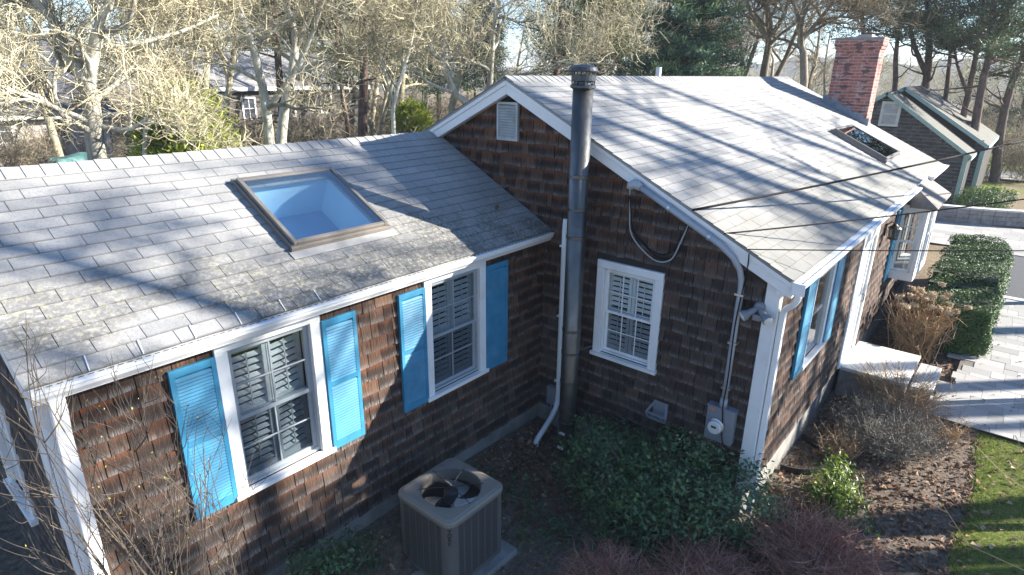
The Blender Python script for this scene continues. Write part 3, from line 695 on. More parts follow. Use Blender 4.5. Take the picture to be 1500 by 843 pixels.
# skylights ------------------------------------------------------------
def skylight(S, u0,u1,v0,v1, glassm, h=.12, deep=.55, lab=None, shaft=True):
    mb = MB(); t = .045
    P = lambda a,b,c: S(a,b,c)
    def sb(a0,a1,b0,b1,c0,c1): mb.hexa([P(*q) for q in ((a0,b0,c0),(a1,b0,c0),(a1,b1,c0),(a0,b1,c0),(a0,b0,c1),(a1,b0,c1),(a1,b1,c1),(a0,b1,c1))])
    sb(u0,u0+t,v0,v1,-.02,h); sb(u1-t,u1,v0,v1,-.02,h); sb(u0+t,u1-t,v0,v0+t,-.02,h-.004); sb(u0+t,u1-t,v1-t,v1,-.02,h-.003)
    # cladding lip
    sb(u0-.022,u0-.001,v0-.02,v1+.02,0,h*.62); sb(u1+.001,u1+.022,v0-.02,v1+.02,0,h*.62); sb(u0-.03,u1+.03,v1+.001,v1+.05,0,h*.6); sb(u0-.035,u1+.035,v0-.035,v0-.001,.0,h*.62)
    o = tag(mb.build('skylight', M['bronze'], house, bevel=.006), lab)
    mb = MB(); sb(u0-.06,u1+.06,v0-.14,v0-.036,.016,.021); mb.build('flashing', M['leadlight'], o)
    g = MB(); g.quad(P(u0+t,v0+t,h-.015),P(u1-t,v0+t,h-.015),P(u1-t,v1-t,h-.015),P(u0+t,v1-t,h-.015)); g.build('pane', glassm, o)
    w = MB(); a0,a1,b0,b1 = u0+t,u1-t,v0+t,v1-t; c0,c1 = h-.03,-deep
    for A_,B_ in (((a0,b0),(a1,b0)),((a1,b0),(a1,b1)),((a1,b1),(a0,b1)),((a0,b1),(a0,b0))): w.quad(P(*A_,c0),P(*B_,c0),P(*B_,c1),P(*A_,c1), mi=0)
    w.quad(P(a0,b0,c1),P(a1,b0,c1),P(a1,b1,c1),P(a0,b1,c1), mi=1)
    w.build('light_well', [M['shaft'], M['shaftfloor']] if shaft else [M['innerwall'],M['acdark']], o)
    return o
skylight(SWF, SKW[0],SKW[1],(SKW[2]-WEY)*cw,(SKW[3]-WEY)*cw, M['skyglass'], .105, .50, 'large square skylight on the wing roof, sky blue put into its glass and well')
skylight(SMF, SKM[0],SKM[1],(SKM[2]-RE)*cm,(SKM[3]-RE)*cm, M['skyglass2'], .12, .5, 'dark skylight on the main roof', False)
# chimney --------------------------------------------------------------
mb = MB(); cx0,cx1,cy0,cy1 = 10.78,11.34,1.53,2.48; ct = 5.20
def brickbox(x0,x1,y0,y1,z0,z1):
    o = []
    for (A_,B_,L) in (((x0,y1),(x0,y0),y1-y0),((x0,y0),(x1,y0),x1-x0),((x1,y0),(x1,y1),y1-y0),((x1,y1),(x0,y1),x1-x0)):
        mb.add([(A_[0],A_[1],z0),(B_[0],B_[1],z0),(B_[0],B_[1],z1),(A_[0],A_[1],z1)],[(0,1,2,3)],(.5,.5,.5),[(0,z0),(L,z0),(L,z1),(0,z1)])
    mb.add([(x0,y0,z1),(x1,y0,z1),(x1,y1,z1),(x0,y1,z1)],[(0,1,2,3)],(.5,.5,.5),[(x0,y0),(x1,y0),(x1,y1),(x0,y1)])
    mb.add([(x0,y0,z0),(x1,y0,z0),(x1,y1,z0),(x0,y1,z0)],[(3,2,1,0)],(.5,.5,.5),[(x0,y0),(x1,y0),(x1,y1),(x0,y1)])
brickbox(cx0,cx1,cy0,cy1,2.6,ct-.144); brickbox(cx0-.025,cx1+.025,cy0-.025,cy1+.025,ct-.143,ct-.072); brickbox(cx0-.045,cx1+.045,cy0-.045,cy1+.045,ct-.071,ct+.072)
chim = mb.build('chimney', M['brick'], house)
mb = MB(); mb.box(cx0-.055,cx1+.055,cy0-.055,cy1+.055,ct+.073,ct+.12); mb.build('chimney_cap', M['concrete'], chim, bevel=.012)
mb = MB(); mb.box(cx0+.12,cx1-.12,cy0+.25,cy0+.55,ct+.121,ct+.19); mb.build('flue', M['brick'], chim)
mb = MB()
k = 0; y = cy0-.06
while y < cy1+.05:
    zr = REZ+MS*(y-RE); mb.box(cx0-.02,cx0-.001,y,y+.14,zr-.1,zr+.20+.03*(k%2)); k += 1; y += .1401
mb.build('flashing', M['lead'], chim)
# stove pipe -----------------------------------------------------------
px, py = -.35, 2.365; r = .118
mb = MB(); zs = [-.62,-.35,-.02,1.35,3.05,4.28]
prof = [(r,-.75),(r,-.1)]
prof += [(r,4.30)]
mb.lathe(px,py,prof,28)
pipe = mb.build('stove_pipe', M['pipe'], house, smooth=False)
for z in (-.08,.55,1.30,2.55,3.30): mb = MB(); mb.lathe(px,py,[(r+.001,z-.022),(r+.007,z-.018),(r+.007,z+.018),(r+.001,z+.022)],28); mb.build('pipe_band', M['pipe'], pipe)
for pl in pipe.data.polygons: pl.use_smooth = len(pl.vertices) == 4
mb = MB(); mb.lathe(px,py,[(.119,4.29),(.148,4.305),(.148,4.33),(.12,4.34),(.11,4.38)],24); mb.lathe(px,py,[(.125,4.375),(.140,4.38),(.140,4.44),(.125,4.445)],24); mb.lathe(px,py,[(.160,4.475),(.165,4.488),(.145,4.525),(.09,4.55),(.01,4.56)],24)
for k in range(8):
    an = k*math.pi/4; mb.box(px+.13*math.cos(an)-.006,px+.13*math.cos(an)+.006,py+.13*math.sin(an)-.006,py+.13*math.sin(an)+.006,4.33,4.485)
mb.build('pipe_cap', M['capmetal'], pipe)
mb = MB()
for z in (.98,2.90):
    mb = MB(); mb.lathe(px,py,[(r+.004,z-.015),(r+.007,z-.015),(r+.007,z+.015),(r+.004,z+.015)],24); mb.beam((px+r-.01,py-.05,z),(-.01,py-.12,z),.02,.02); mb.beam((px+r-.01,py+.05,z),(-.01,py+.12,z),.02,.02); mb.build('pipe_bracket', M['pipe'], pipe)
mb = MB(); mb.fbox(frame((px-r-.005,py,0),(0,1,0),(-1,0,0)),-.05,.05,-.24,-.20,.0,.004); mb.build('label_strip', M['white'], pipe); mb = MB(); mb.fbox(frame((px-r-.018,py,0),(0,1,0),(-1,0,0)),-.05,.05,-.46,-.42,.008,.012); mb.build('label_strip', M['white'], pipe)
# plumbing vent through the rear slope
mb = MB(); mb.lathe(5.3,4.35,[(.055,3.9),(.055,4.58)],16); mb.build('plumbing_vent', M['white'], house, smooth=False)
# white drain pipe, junction box ---------------------------------------
mb = MB(); P = [(-.045,2.735,2.66),(-.055,2.735,2.60),(-.062,2.735,2.5),(-.062,2.735,.10),(-.07,2.735,-.02),(-.12,2.735,-.14),(-.22,2.735,-.24),(-.40,2.735,-.36),(-.52,2.735,-.43),(-.56,2.735,-.47),(-.57,2.735,-.56)]
mb.tube(P,.038,14); mb.build('drain_pipe', M['conduit'] if 0 else M['vinyl'], house, smooth=True)
mb = MB()
for z in (2.3,1.3,.3): mb = MB(); mb.fbox(FG,2.685,2.785,z-.012,z+.012,.018,.104); mb.build('pipe_strap', M['vinyl'], house)
mb = MB(); mb.fbox(FG,2.775,2.915,-.11,.17,.02,.10); mb.fbox(FG,2.785,2.905,-.10,.16,.10,.108); mb.build('junction_box', M['grey'], house, bevel=.006)
mb = MB(); mb.tube([(-.06,2.85,-.11),(-.07,2.85,-.25),(-.12,2.86,-.40),(-.2,2.9,-.5)],.012,8); mb.build('junction_whip', M['grey'], house)
# electric service ------------------------------------------------------
mb = MB(); mb.fbox(FG,.215,.54,.345,.785,.02,.13); mb.fbox(FG,.205,.55,.785,.80,.015,.14)
met = mb.build('electric_meter', M['grey'], house, bevel=.008)
mb = MB(); mb.lathe(0,0,[(.098,0),(.098,.03),(.088,.035)],28,axis=(-1,0,0),org=(-.13,.405,.56)); mb.build('meter_ring', M['silver'], met, smooth=False)
mb = MB(); mb.lathe(0,0,[(.082,.02),(.082,.075),(.07,.09)],28,axis=(-1,0,0),org=(-.13,.405,.56)); mb.build('meter_glass', simple('meter_face',(.62,.62,.58),.15,var=.05), met)
mb = MB(); mb.box(-.224,-.2205,.375,.435,.565,.59); mb.build('meter_display', M['black'], met)
mb = MB(); mb.fbox(FG,.44,.51,.74,.765,.1305,.132); mb.build('warning_sticker', simple('sticker',(.55,.20,.12),.6), met)
rk = lambda y: (-.175, y, REZ-.135 + MS*(y-RE))      # line along the rake board
P = [(-.075,.377,.80),(-.075,.372,1.5),(-.075,.368,2.25),(-.085,.375,2.38),(-.11,.40,2.49)]
q = rk(.62); P += [(-.15,.47,REZ-.135+MS*.57-.02), q, rk(1.1), rk(1.62)]
mb = MB(); mb.tube(P,.034,14); mb.lathe(0,0,[(.045,0),(.045,.10)],14,axis=(0,0,1),org=(-.075,.377,.80))
cond = mb.build('conduit', M['conduit'], house, smooth=True)
mb = MB()
for q in (rk(.75), rk(1.25)): mb = MB(); mb.lathe(0,0,[(.043,-.015),(.043,.015)],14,axis=(0,1,MS),org=q); mb.build('conduit_strap', M['silver'], cond)
for z in (1.05,1.62,2.2): mb = MB(); mb.fbox(FG,.32,.42,z-.012,z+.012,.02,.112); mb.build('conduit_strap', M['silver'], cond)
q = Vector(rk(1.62)); ax = Vector((0,1,MS)).normalized()
mb = MB(); mb.tube([q, q+ax*.05, q+ax*.10+Vector((-.01,0,-.01)), q+ax*.14+Vector((-.02,0,-.05)), q+ax*.15+Vector((-.02,0,-.09))],[.048,.055,.055,.05,.042],14); mb.build('weatherhead', M['conduit'], cond, smooth=True)
hd = q+ax*.14+Vector((-.03,0,-.09))
def cv(pts, r, n=8, sub=6):
    P = [Vector(p) for p in pts]; out = []
    for i in range(len(P)-1):
        p0,p1,p2,p3 = P[max(i-1,0)],P[i],P[i+1],P[min(i+2,len(P)-1)]
        for k in range(sub):
            t = k/sub; out.append(.5*((2*p1)+(p2-p0)*t+(2*p0-5*p1+4*p2-p3)*t*t+(3*p1-p0-3*p2+p3)*t**3))
    return out+[P[-1]]
mb = MB()
for j,(mat_i,dy,dz) in enumerate(((0,0,0),(1,.03,.10),(1,-.03,.05))):
    L = [hd, (-.12,hd.y+.03+dy*.3,hd.z-.25),(-.07,hd.y-.0+dy,2.62+dz),(-.06,1.45+dy,2.38+dz),(-.07,1.22+dy,2.42+dz*.7),(-.10,1.1+dy,2.68),(-.16,1.0,2.93)]
    mb.tube(cv(L,.01),.0085-.001*j,8,mi=mat_i)
mb.build('service_loop', [M['conduit'],M['cable']], cond, smooth=True)
mb = MB(); mb.tube(cv([(-.19,.30,2.70),(-.10,.325,2.45),(-.115,.36,1.9),(-.115,.355,1.2),(-.135,.36,.85),(-.15,.335,.65),(-.155,.31,.42),(-.13,.24,.2),(-.12,.16,-.1),(-.12,.12,-.5)],.006),.0075,6); mb.build('telephone_wire', M['cable'], house, smooth=True)
# floodlight ------------------------------------------------------------
mb = MB(); mb.lathe(0,0,[(.06,0),(.062,.03),(.045,.055),(.03,.06)],18,axis=(-1,0,0),org=(-.032,.15,2.10)); fl = mb.build('floodlight', M['grey'], house, smooth=False)
for (dv,lab) in ((Vector((-.55,.55,-.42)),1),(Vector((-.55,-.75,-.42)),2)):
    dv.normalize(); o = Vector((-.075,.15,2.10))
    mb = MB(); mb.tube([o, o+dv*.05],[.018,.022],12); mb.lathe(0,0,[(.028,.04),(.034,.07),(.036,.12),(.056,.165),(.060,.20)],18,axis=dv,org=o); lp = mb.build('lamp', M['grey'], fl, smooth=False)
    mb = MB(); mb.lathe(0,0,[(.052,.196),(.050,.208),(.02,.214)],18,axis=dv,org=o); mb.build('lens', M['lens'], lp)
mb = MB(); mb.box(-.135,-.05,.10,.19,1.965,2.035); mb.build('sensor', M['grey'], fl, bevel=.01)
# lantern beside the door ------------------------------------------------
mb = MB(); c = Vector((6.02,-.16,1.80)); mb.box(c.x-.04,c.x+.04,-.04,-.02,1.76,1.98); mb.tube([(c.x,-.03,1.95),(c.x,-.10,2.02),(c.x,-.16,2.0)],.01,8)
mb.lathe(c.x,c.y,[(.05,1.70),(.085,1.715),(.085,1.73),(.06,1.735)],12); mb.lathe(c.x,c.y,[(.11,1.91),(.09,1.935),(.05,1.96),(.02,1.99)],12)
for k in range(6):
    an=k*math.pi/3; mb.tube([(c.x+.075*math.cos(an),c.y+.075*math.sin(an),1.73),(c.x+.09*math.cos(an),c.y+.09*math.sin(an),1.915)],.006,6)
lan = mb.build('lantern', M['copper'], house)
mb = MB(); mb.lathe(c.x,c.y,[(.065,1.735),(.075,1.91)],12); mb.build('pane', M['screen'], lan)
# dryer vent ---------------------------------------------------------------
mb = MB(); yc,zc = 1.17,.42
mb.fbox(FG,yc-.10,yc+.10,zc-.10,zc+.11,.018,.03)
A = [(yc-.11,.34,.16),(yc+.11,.34,.16),(yc+.12,.30,.15),(yc-.12,.30,.15)]
mb.add([FG(yc-.075,zc+.10,.03),FG(yc+.075,zc+.10,.03),FG(yc+.135,zc-.02,.15),FG(yc-.135,zc-.02,.15),FG(yc+.12,zc-.10,.12),FG(yc-.12,zc-.10,.12),FG(yc-.10,zc-.10,.03),FG(yc+.10,zc-.10,.03)],
       [(6,7,4,5)])
for (p,q) in (((yc-.135,zc-.02,.15),(yc+.135,zc-.02,.15)),((yc-.12,zc-.10,.12),(yc+.12,zc-.10,.12)),((yc-.135,zc-.02,.15),(yc-.12,zc-.10,.12)),((yc+.135,zc-.02,.15),(yc+.12,zc-.10,.12)),((yc-.075,zc+.10,.03),(yc-.135,zc-.02,.15)),((yc+.075,zc+.10,.03),(yc+.135,zc-.02,.15))):
    mb.beam(FG(*p),FG(*q),.024,.024)
for k in range(1,4):
    y = yc-.12+.06*k; mb.beam(FG(y,zc-.03,.145),FG(y,zc-.095,.12),.012,.012)
mb.build('dryer_vent', M['grey'], house, bevel=.003)
# ================================================================== condenser
GL = -.60
def ground_z(x, y):
    z = -.70 + .03*math.sin(x*1.3+1)*math.sin(y*1.7) 
    t = min(1, max(0, (y-2.0)/1.1)); t = t*t*(3-2*t)
    if x < .2 and y < 8: z += .25*t*min(1, max(0, (-x+8)/1.))
    if x > .5: z -= min(.06, (x-.5)*.03)
    d = math.hypot(x, y)
    if d > 14: z += .25*math.sin(x*.11)*math.cos(y*.09)*min(1, (d-14)/20)
    return z
AX0,AX1,AY0,AY1,AZ0,AZ1 = -3.13,-2.26,1.84,2.68,-.63,.235
pad = MB(); pad.box(AX0-.10,AX1+.09,AY0-.10,AY1+.08,-.80,-.633); po = pad.build('concrete_pad', M['concrete'], loc=(-2.7,2.26,-.75), bevel=.015)
tag(po, 'low concrete pad carrying the tan air conditioner', 'pad')
ac = thing('air_conditioner', 'tan grey air conditioner with a round fan grille, standing on a pad below the shutters', 'air conditioner', (-2.695,2.26,-.633))
cx, cy = (AX0+AX1)/2, (AY0+AY1)/2
def rr_ring(hx, hy, rad, n=6, sub=True):
    pts = []
    for (sx,sy,a0) in ((1,1,0),(-1,1,90),(-1,-1,180),(1,-1,270)):
        for k in range(n+1):
            an = R(a0+90*k/n); pts.append((cx+sx*(hx-rad)+rad*math.cos(an), cy+sy*(hy-rad)+rad*math.sin(an)))
    if not sub: return pts
    out = []
    for i in range(len(pts)):
        p, q = pts[i], pts[(i+1) % len(pts)]; m_ = 9 if i % (n+1) == n else 1
        for k in range(m_): out.append((p[0]+(q[0]-p[0])*k/m_, p[1]+(q[1]-p[1])*k/m_))
    return out
hx, hy = (AX1-AX0)/2, (AY1-AY0)/2
# top panel : rounded square rim with a circular opening
mb = MB(); rings = []
outer = [(rr_ring(hx-.004,hy-.004,.10),AZ1-.055),(rr_ring(hx,hy,.105),AZ1-.05),(rr_ring(hx,hy,.105),AZ1-.014),(rr_ring(hx-.012,hy-.012,.10),AZ1-.002),(rr_ring(hx-.03,hy-.03,.09),AZ1+.002),(rr_ring(hx-.045,hy-.045,.09),AZ1+.010)]
def to_circle(pts, rad): return [(cx+rad*math.cos(an), cy+rad*math.sin(an)) for an in [math.atan2(p[1]-cy,p[0]-cx) for p in pts]]
base = rr_ring(hx,hy,.105); RO = .325
mixr = lambda t: [((1-t)*p[0]+t*q[0],(1-t)*p[1]+t*q[1]) for p,q in zip(rr_ring(hx-.045,hy-.045,.09),to_circle(base,RO+.012))]
outer += [(mixr(.5),AZ1+.012),(mixr(1.),AZ1+.012),(to_circle(base,RO),AZ1+.006),(to_circle(base,RO-.004),AZ1-.03),(to_circle(base,RO+.01),AZ1-.14)]
nn = len(base)
for pts,z in outer: rings.append([(p[0],p[1],z) for p in pts])
vs = [v for r_ in rings for v in r_]; fs = []
for i in range(len(rings)-1):
    for k in range(nn): fs.append((i*nn+k,i*nn+(k+1)%nn,(i+1)*nn+(k+1)%nn,(i+1)*nn+k))
mb.add(vs, fs); tp = mb.build('top_panel', M['actop'], ac, smooth=False)
# cabinet: corner posts, louvred sides in front of a dark coil
mb = MB(); zc0, zc1 = AZ0, AZ1-.056
def corner(sx, sy):
    pts = [p for p in rr_ring(hx-.012,hy-.012,.095,8,False)]
    q = {(1,1):0,(-1,1):1,(-1,-1):2,(1,-1):3}[(sx,sy)]; arc = pts[q*9:q*9+9]
    ex = .03
    first, last = arc[0], arc[-1]
    if q % 2 == 0: a_ = (first[0], first[1]-ex*sy); b_ = (last[0]-ex*sx, last[1])
    else: a_ = (first[0]-ex*sx, first[1]); b_ = (last[0], last[1]-ex*sy)
    arc = [a_]+arc+[b_]
    for i in range(len(arc)-1):
        mb.quad((*arc[i],zc0),(*arc[i+1],zc0),(*arc[i+1],zc1),(*arc[i],zc1))
for sx in (1,-1):
    for sy in (1,-1): corner(sx,sy)
cab_sides = [(frame((cx,AY0+.012,0),(1,0,0),(0,-1,0)),hx-.118),(frame((cx,AY1-.012,0),(1,0,0),(0,1,0)),hx-.118),(frame((AX0+.012,cy,0),(0,1,0),(-1,0,0)),hy-.118),(frame((AX1-.012,cy,0),(0,1,0),(1,0,0)),hy-.118)]
for F,h in cab_sides:
    mb.fbox(F,-h-.02,h+.02,zc0,zc0+.05,-.012,.002); mb.fbox(F,-h-.02,h+.02,zc1-.03,zc1,-.012,.0015)
    ncol = 6
    for k in range(ncol+1):
        u = -h+2*h*k/ncol; mb.fbox(F,u-.005,u+.005,zc0+.05,zc1-.03,-.012,-.0005)
    z = zc0+.055
    while z < zc1-.035:
        mb.fbox(F,-h,h,z,z+.010,-.008,-.001); z += .0265
cab = mb.build('cabinet', M['acbody'], ac)
mb = MB(); mb.box(AX0+.05,AX1-.05,AY0+.05,AY0+.06,zc0+.01,zc1); mb.box(AX0+.05,AX1-.05,AY1-.06,AY1-.05,zc0+.01,zc1); mb.box(AX0+.05,AX0+.06,AY0+.06,AY1-.06,zc0+.01,zc1); mb.box(AX1-.06,AX1-.05,AY0+.06,AY1-.06,zc0+.01,zc1); mb.box(AX0+.06,AX1-.06,AY0+.06,AY1-.06,zc0+.01,zc0+.03)
mb.build('coil', M['acdark'], ac)
mb = MB()
for ang in (0,120,240):
    A_ = R(ang+14); vs=[]; n=7
    for i in range(n+1):
        rr_ = .06+(.295-.06)*i/n; sw = .35*(i/n)
        for j in range(5):
            th = A_+sw+R(-34)+R(68)*j/4*(.75+.25*i/n); z = AZ1-.13+.075*(j/4-.5)
            vs.append((cx+rr_*math.cos(th),cy+rr_*math.sin(th),z))
    fs=[(i*5+j,i*5+j+1,(i+1)*5+j+1,(i+1)*5+j) for i in range(n) for j in range(4)]
    b_ = MB(); b_.add(vs,fs); b_.build('fan_blade', M['fanblade'], ac, smooth=True)
mb = MB(); mb.lathe(cx,cy,[(.07,AZ1-.16),(.078,AZ1-.15),(.078,AZ1-.04),(.06,AZ1-.02),(.02,AZ1-.012)],20); mb.build('fan_motor', M['black'], ac)
# guard : spokes and fine rings
mb = MB()
for k in range(6):
    an = R(k*60+20); mb.tube([(cx+.02*math.cos(an),cy+.02*math.sin(an),AZ1+.004),(cx+.18*math.cos(an),cy+.18*math.sin(an),AZ1+.024),(cx+(RO+.03)*math.cos(an),cy+(RO+.03)*math.sin(an),AZ1+.017)],.0048,6)
for i in range(20):
    rr_ = .05+.0138*i; z = AZ1+.005+.016*math.sin(min(1,rr_/.2)*math.pi/2)
    mb.tube([(cx+rr_*math.cos(R(a_*15)),cy+rr_*math.sin(R(a_*15)),z) for a_ in range(25)],.0014,4,cap=False)
mb.build('fan_guard', M['black'], ac)
# raised letters down the near corner post
def letters(txt, parent, material):
    cu = bpy.data.curves.new('lettering','FONT'); cu.body = '\n'.join(txt); cu.size = .066; cu.align_x = 'CENTER'; cu.extrude = .0015; cu.space_line = .80; cu.offset = .0012
    o = bpy.data.objects.new('tmp_text', cu); col.objects.link(o); dg = bpy.context.evaluated_depsgraph_get(); dg.update()
    me = bpy.data.meshes.new_from_object(o.evaluated_get(dg)); bpy.data.objects.remove(o); me.name='lettering'
    me.materials.clear(); me.materials.append(material); return me
me = letters('YORK', ac, M['black'])
lo = bpy.data.objects.new('lettering', me); col.objects.link(lo); lo.parent = ac
nx = Vector((-1,-1,0)).normalized(); ux = Vector((1,-1,0)).normalized()   # text x-axis on the post facing the camera
pp = Vector((AX0+.012+.095-.095*.7071-.002, AY0+.012+.095-.095*.7071-.002, AZ1-.125))
mw = Matrix((ux, Vector((0,0,1)), nx)).transposed().to_4x4(); mw.translation = pp - ac.location
lo.matrix_local = mw
# ================================================================== ground, paths
def sheet(name, x0,x1,y0,y1,nx,ny,m_,dz=0,zf=ground_z):
    mb = MB(); vs = []; fs = []
    for i in range(nx+1):
        for j in range(ny+1):
            x = x0+(x1-x0)*i/nx; y = y0+(y1-y0)*j/ny; vs.append((x,y,zf(x,y)+dz))
    for i in range(nx):
        for j in range(ny): q = i*(ny+1)+j; fs.append((q,q+ny+1,q+ny+2,q+1))
    mb.add(vs, fs); return tag(mb.build(name, m_, smooth=True), kind='structure')
def gvals():
    near = [-12+.3*i for i in range(101)]                      # fine grid near, coarse far
    return sorted(set([-900,-500,-250,-120,-70,-45,-30,-20,-15]+near+[20,23,26,30,35,40,46,53,60,70,80,95,110,130,160,200,260,340,450,600,900]))
xs = gvals(); mb = MB(); vs = [(x,y,ground_z(x,y)) for x in xs for y in xs]; n_ = len(xs)
mb.add(vs, [(i*n_+j,(i+1)*n_+j,(i+1)*n_+j+1,i*n_+j+1) for i in range(n_-1) for j in range(n_-1)]); tag(mb.build('ground', M['ground'], smooth=True), kind='structure')
# lawn: curved edge against the bed
def lawn_edge(x): return -2.09 + .06*math.sin(x*1.7) - .05*max(0, x-3.4)**2 - .10*max(0, 1.2-x)**1.5
mb = MB(); vs=[]; fs=[]; nx=40; ny=14
for i in range(nx+1):
    x = -3.5+(4.44+3.5)*i/nx
    for j in range(ny+1):
        y = lawn_edge(x)+(-9-lawn_edge(x))*(j/ny)**1.6; vs.append((x,y,ground_z(x,y)+.012+.02*min(1,j/2)))
for i in range(nx):
    for j in range(ny): q=i*(ny+1)+j; fs.append((q,q+1,q+ny+2,q+ny+1))
mb.add(vs,fs); tag(mb.build('lawn', M['lawnsoil'], smooth=True), kind='structure')
# pavers
PZ = -.668
def pavers(name, x0,x1,y0,y1,z,ws=(.30,.30,.15),ls=(.2,.3,.45),seed=1,clip=None, border=False):
    g = random.Random(seed); mb = MB(); x = x0
    if border:
        y = y1
        while y > y0:
            mb.box(x0,x0+.145,y-.29,y-.004,z-.04,z+g.uniform(-.002,.002),(g.random(),.5,.5)); y -= .294
        x = x0+.15
    while x < x1:
        w = g.choice(ws); y = y1 - g.random()*.1
        while y > y0:
            l = g.choice(ls)*g.uniform(.95,1.05); a0,a1 = max(y-l+.004,y0), y
            if (clip is None or clip(x+w/2,(a0+a1)/2)) and a1-a0 > .03:
                mb.box(x,min(x+w-.005,x1),a0,a1,z-.04,z+g.uniform(-.003,.003),(g.random(),.5,.5))
            y -= l
        x += w
    return tag(mb.build(name, M['paver']), kind='structure')
clipf = lambda x,y: y < (-1.33 if x < 5.9 else -1.57)
pavers('path', 4.45, 12.1, -5.5, -1.30, PZ, clip=clipf, seed=4, border=True)
mb = MB(); mb.box(4.45,5.9,-5.5,-1.33,-.9,PZ-.012); mb.box(5.901,12.1,-5.5,-1.57,-.9,PZ-.012); tag(mb.build('path_bed', M['joint']), kind='structure')
mb = MB(); mb.box(12.1,12.34,-6,-1.95,-.9,PZ+.02); tag(mb.build('kerb', M['granite'], bevel=.02), kind='structure')
mb = MB(); mb.box(12.35,17.2,-9,-1.9,-.9,PZ-.02); tag(mb.build('driveway', M['asphalt']), kind='structure')
pavers('patio', 17.2, 21.6, -6, 4.5, PZ, ws=(.45,.6),ls=(.45,.6,.8), seed=8)
mb = MB(); mb.box(17.2,21.6,-6,4.5,-.9,PZ-.012); tag(mb.build('patio_bed', M['joint']), kind='structure')
# stone steps at the front door
mb = MB(); mb.box(4.32,5.66,-1.0,-.03,-.85,-.265); st = mb.build('front_step', M['stone'], loc=(5,-.5,-.8), bevel=.02)
tag(st, 'white-topped stone step below the front door', 'step')
mb = MB(); mb.box(4.29,5.69,-1.03,-.031,-.263,-.20); mb.build('tread', M['granite'], st, bevel=.012)
mb = MB(); mb.box(4.85,5.95,-1.34,-1.032,-.85,-.50); s2 = mb.build('lower_step', M['stone'], loc=(5.4,-1.2,-.8), bevel=.02); tag(s2, 'lower white stone step between the door step and the paved path', 'step')
mb = MB(); mb.box(4.82,5.98,-1.36,-1.033,-.498,-.44); mb.build('tread', M['granite'], s2, bevel=.012)
# window well
mb = MB(); pts=[(1.95+.50*math.cos(R(t)), -.02-.48*math.sin(R(t))) for t in range(0,181,12)]
for (p,q) in zip(pts[:-1],pts[1:]):
    mb.beam((*p,-.72),(*q,-.72),.018,.16)
tag(mb.build('window_well', M['rubber'], loc=(1.95,-.2,-.75)), 'curved black window well edging against the foundation of the front wall', 'window well')
# retaining wall
rw = thing('retaining_wall', 'low curved grey block retaining wall behind the far patio', 'wall', (21.9,-1,-.66))
rp = [(21.4,6),(21.35,3),(21.4,.8),(21.7,-.8),(22.3,-2.2),(23.4,-4),(25,-6)]
P = cv([(x,y,0) for x,y in rp],0,sub=4); mb = MB(); g = random.Random(3)
for a_,b_ in zip(P[:-1],P[1:]):
    for k in range(3): mb.beam((a_.x,a_.y,-.60+.17*k),(b_.x,b_.y,-.60+.17*k),.28-.012*k,.165)
mb.build('blocks', M['blockwall'], rw, bevel=.012)
mb = MB()
for a_,b_ in zip(P[:-1],P[1:]): mb.beam((a_.x,a_.y,-.135),(b_.x,b_.y,-.135),.34,.07)
mb.build('cap', M['granite'], rw, bevel=.01)
mb = MB(); mb.add([(36,-14,ground_z(36,-14)+.02),(40,-14,ground_z(40,-14)+.02),(41.5,-1,ground_z(41.5,-1)+.06),(39,1.5,ground_z(39,1.5)+.06),(37,-1,ground_z(37,-1)+.06)],[(0,1,2,3,4)]); tag(mb.build('gravel_track', M['gravel']), kind='structure')
# leaf litter on the beds
mb = MB(); g = random.Random(21)
def leaf(mb, p, sz, nrm, g, c, asp=.55, fold=.25):
    nrm = Vector(nrm).normalized(); d = nrm.orthogonal().normalized(); d.rotate(Matrix.Rotation(g.uniform(0,6.283),3,nrm)); s_ = nrm.cross(d)
    p = Vector(p); l = sz*g.uniform(.7,1.3); w_ = l*asp*.5
    mb.add([p-d*l*.5, p+s_*w_+nrm*w_*fold, p+d*l*.5, p-s_*w_+nrm*w_*fold],[(0,1,2,3)],c)
for _ in range(7500):
    r_ = g.random()
    if r_ < .42: x = g.uniform(.1,4.4); y = g.uniform(-2.15,-.05)
    elif r_ < .75: x = g.uniform(-4.5,-.05); y = g.uniform(-.6,3.05)
    elif r_ < .9: x = g.gauss(-.9,.45); y = g.gauss(2.55,.35)
    else: x = g.uniform(4.5,7.5); y = g.uniform(-1.5,-.05)
    if x > 0 and y > 0 or y > 3.08: continue
    if 4.3 < x < 6 and y < -.0: continue
    leaf(mb,(x,y,ground_z(x,y)+g.uniform(.005,.03)),g.choice((.03,.045,.06,.085)),(g.gauss(0,.45),g.gauss(0,.45),1),g,(min(1,max(0,g.gauss(.45,.28))),.5,.5),.7,.5)
for _ in range(260):
    x = g.uniform(.4,4.3); y = g.uniform(-3.5,-2.1); leaf(mb,(x,y,ground_z(x,y)+.06),.07,(g.gauss(0,.4),g.gauss(0,.4),1),g,(g.uniform(.5,1),.5,.5),.7,.5)
for _ in range(26):
    x = g.uniform(4.6,9); y = g.uniform(-3.2,-1.6); leaf(mb,(x,y,PZ+.012),.06,(g.gauss(0,.2),g.gauss(0,.2),1),g,(g.uniform(.3,.8),.5,.5),.6,.4)
tag(mb.build('leaf_litter', M['litter']), 'brown dead leaves scattered over the garden beds', 'dead leaves', kind='stuff')
mb = MB(); leaf(mb, Vector(SWF(-.52,.62,.03)), .16, (0,-.4,1), random.Random(2), (.35,.5,.5), .3); tag(mb.build('fallen_leaf', M['litter'], loc=tuple(SWF(-.52,.62,0))), 'single brown leaf lying on the shaded wing roof', 'leaf')
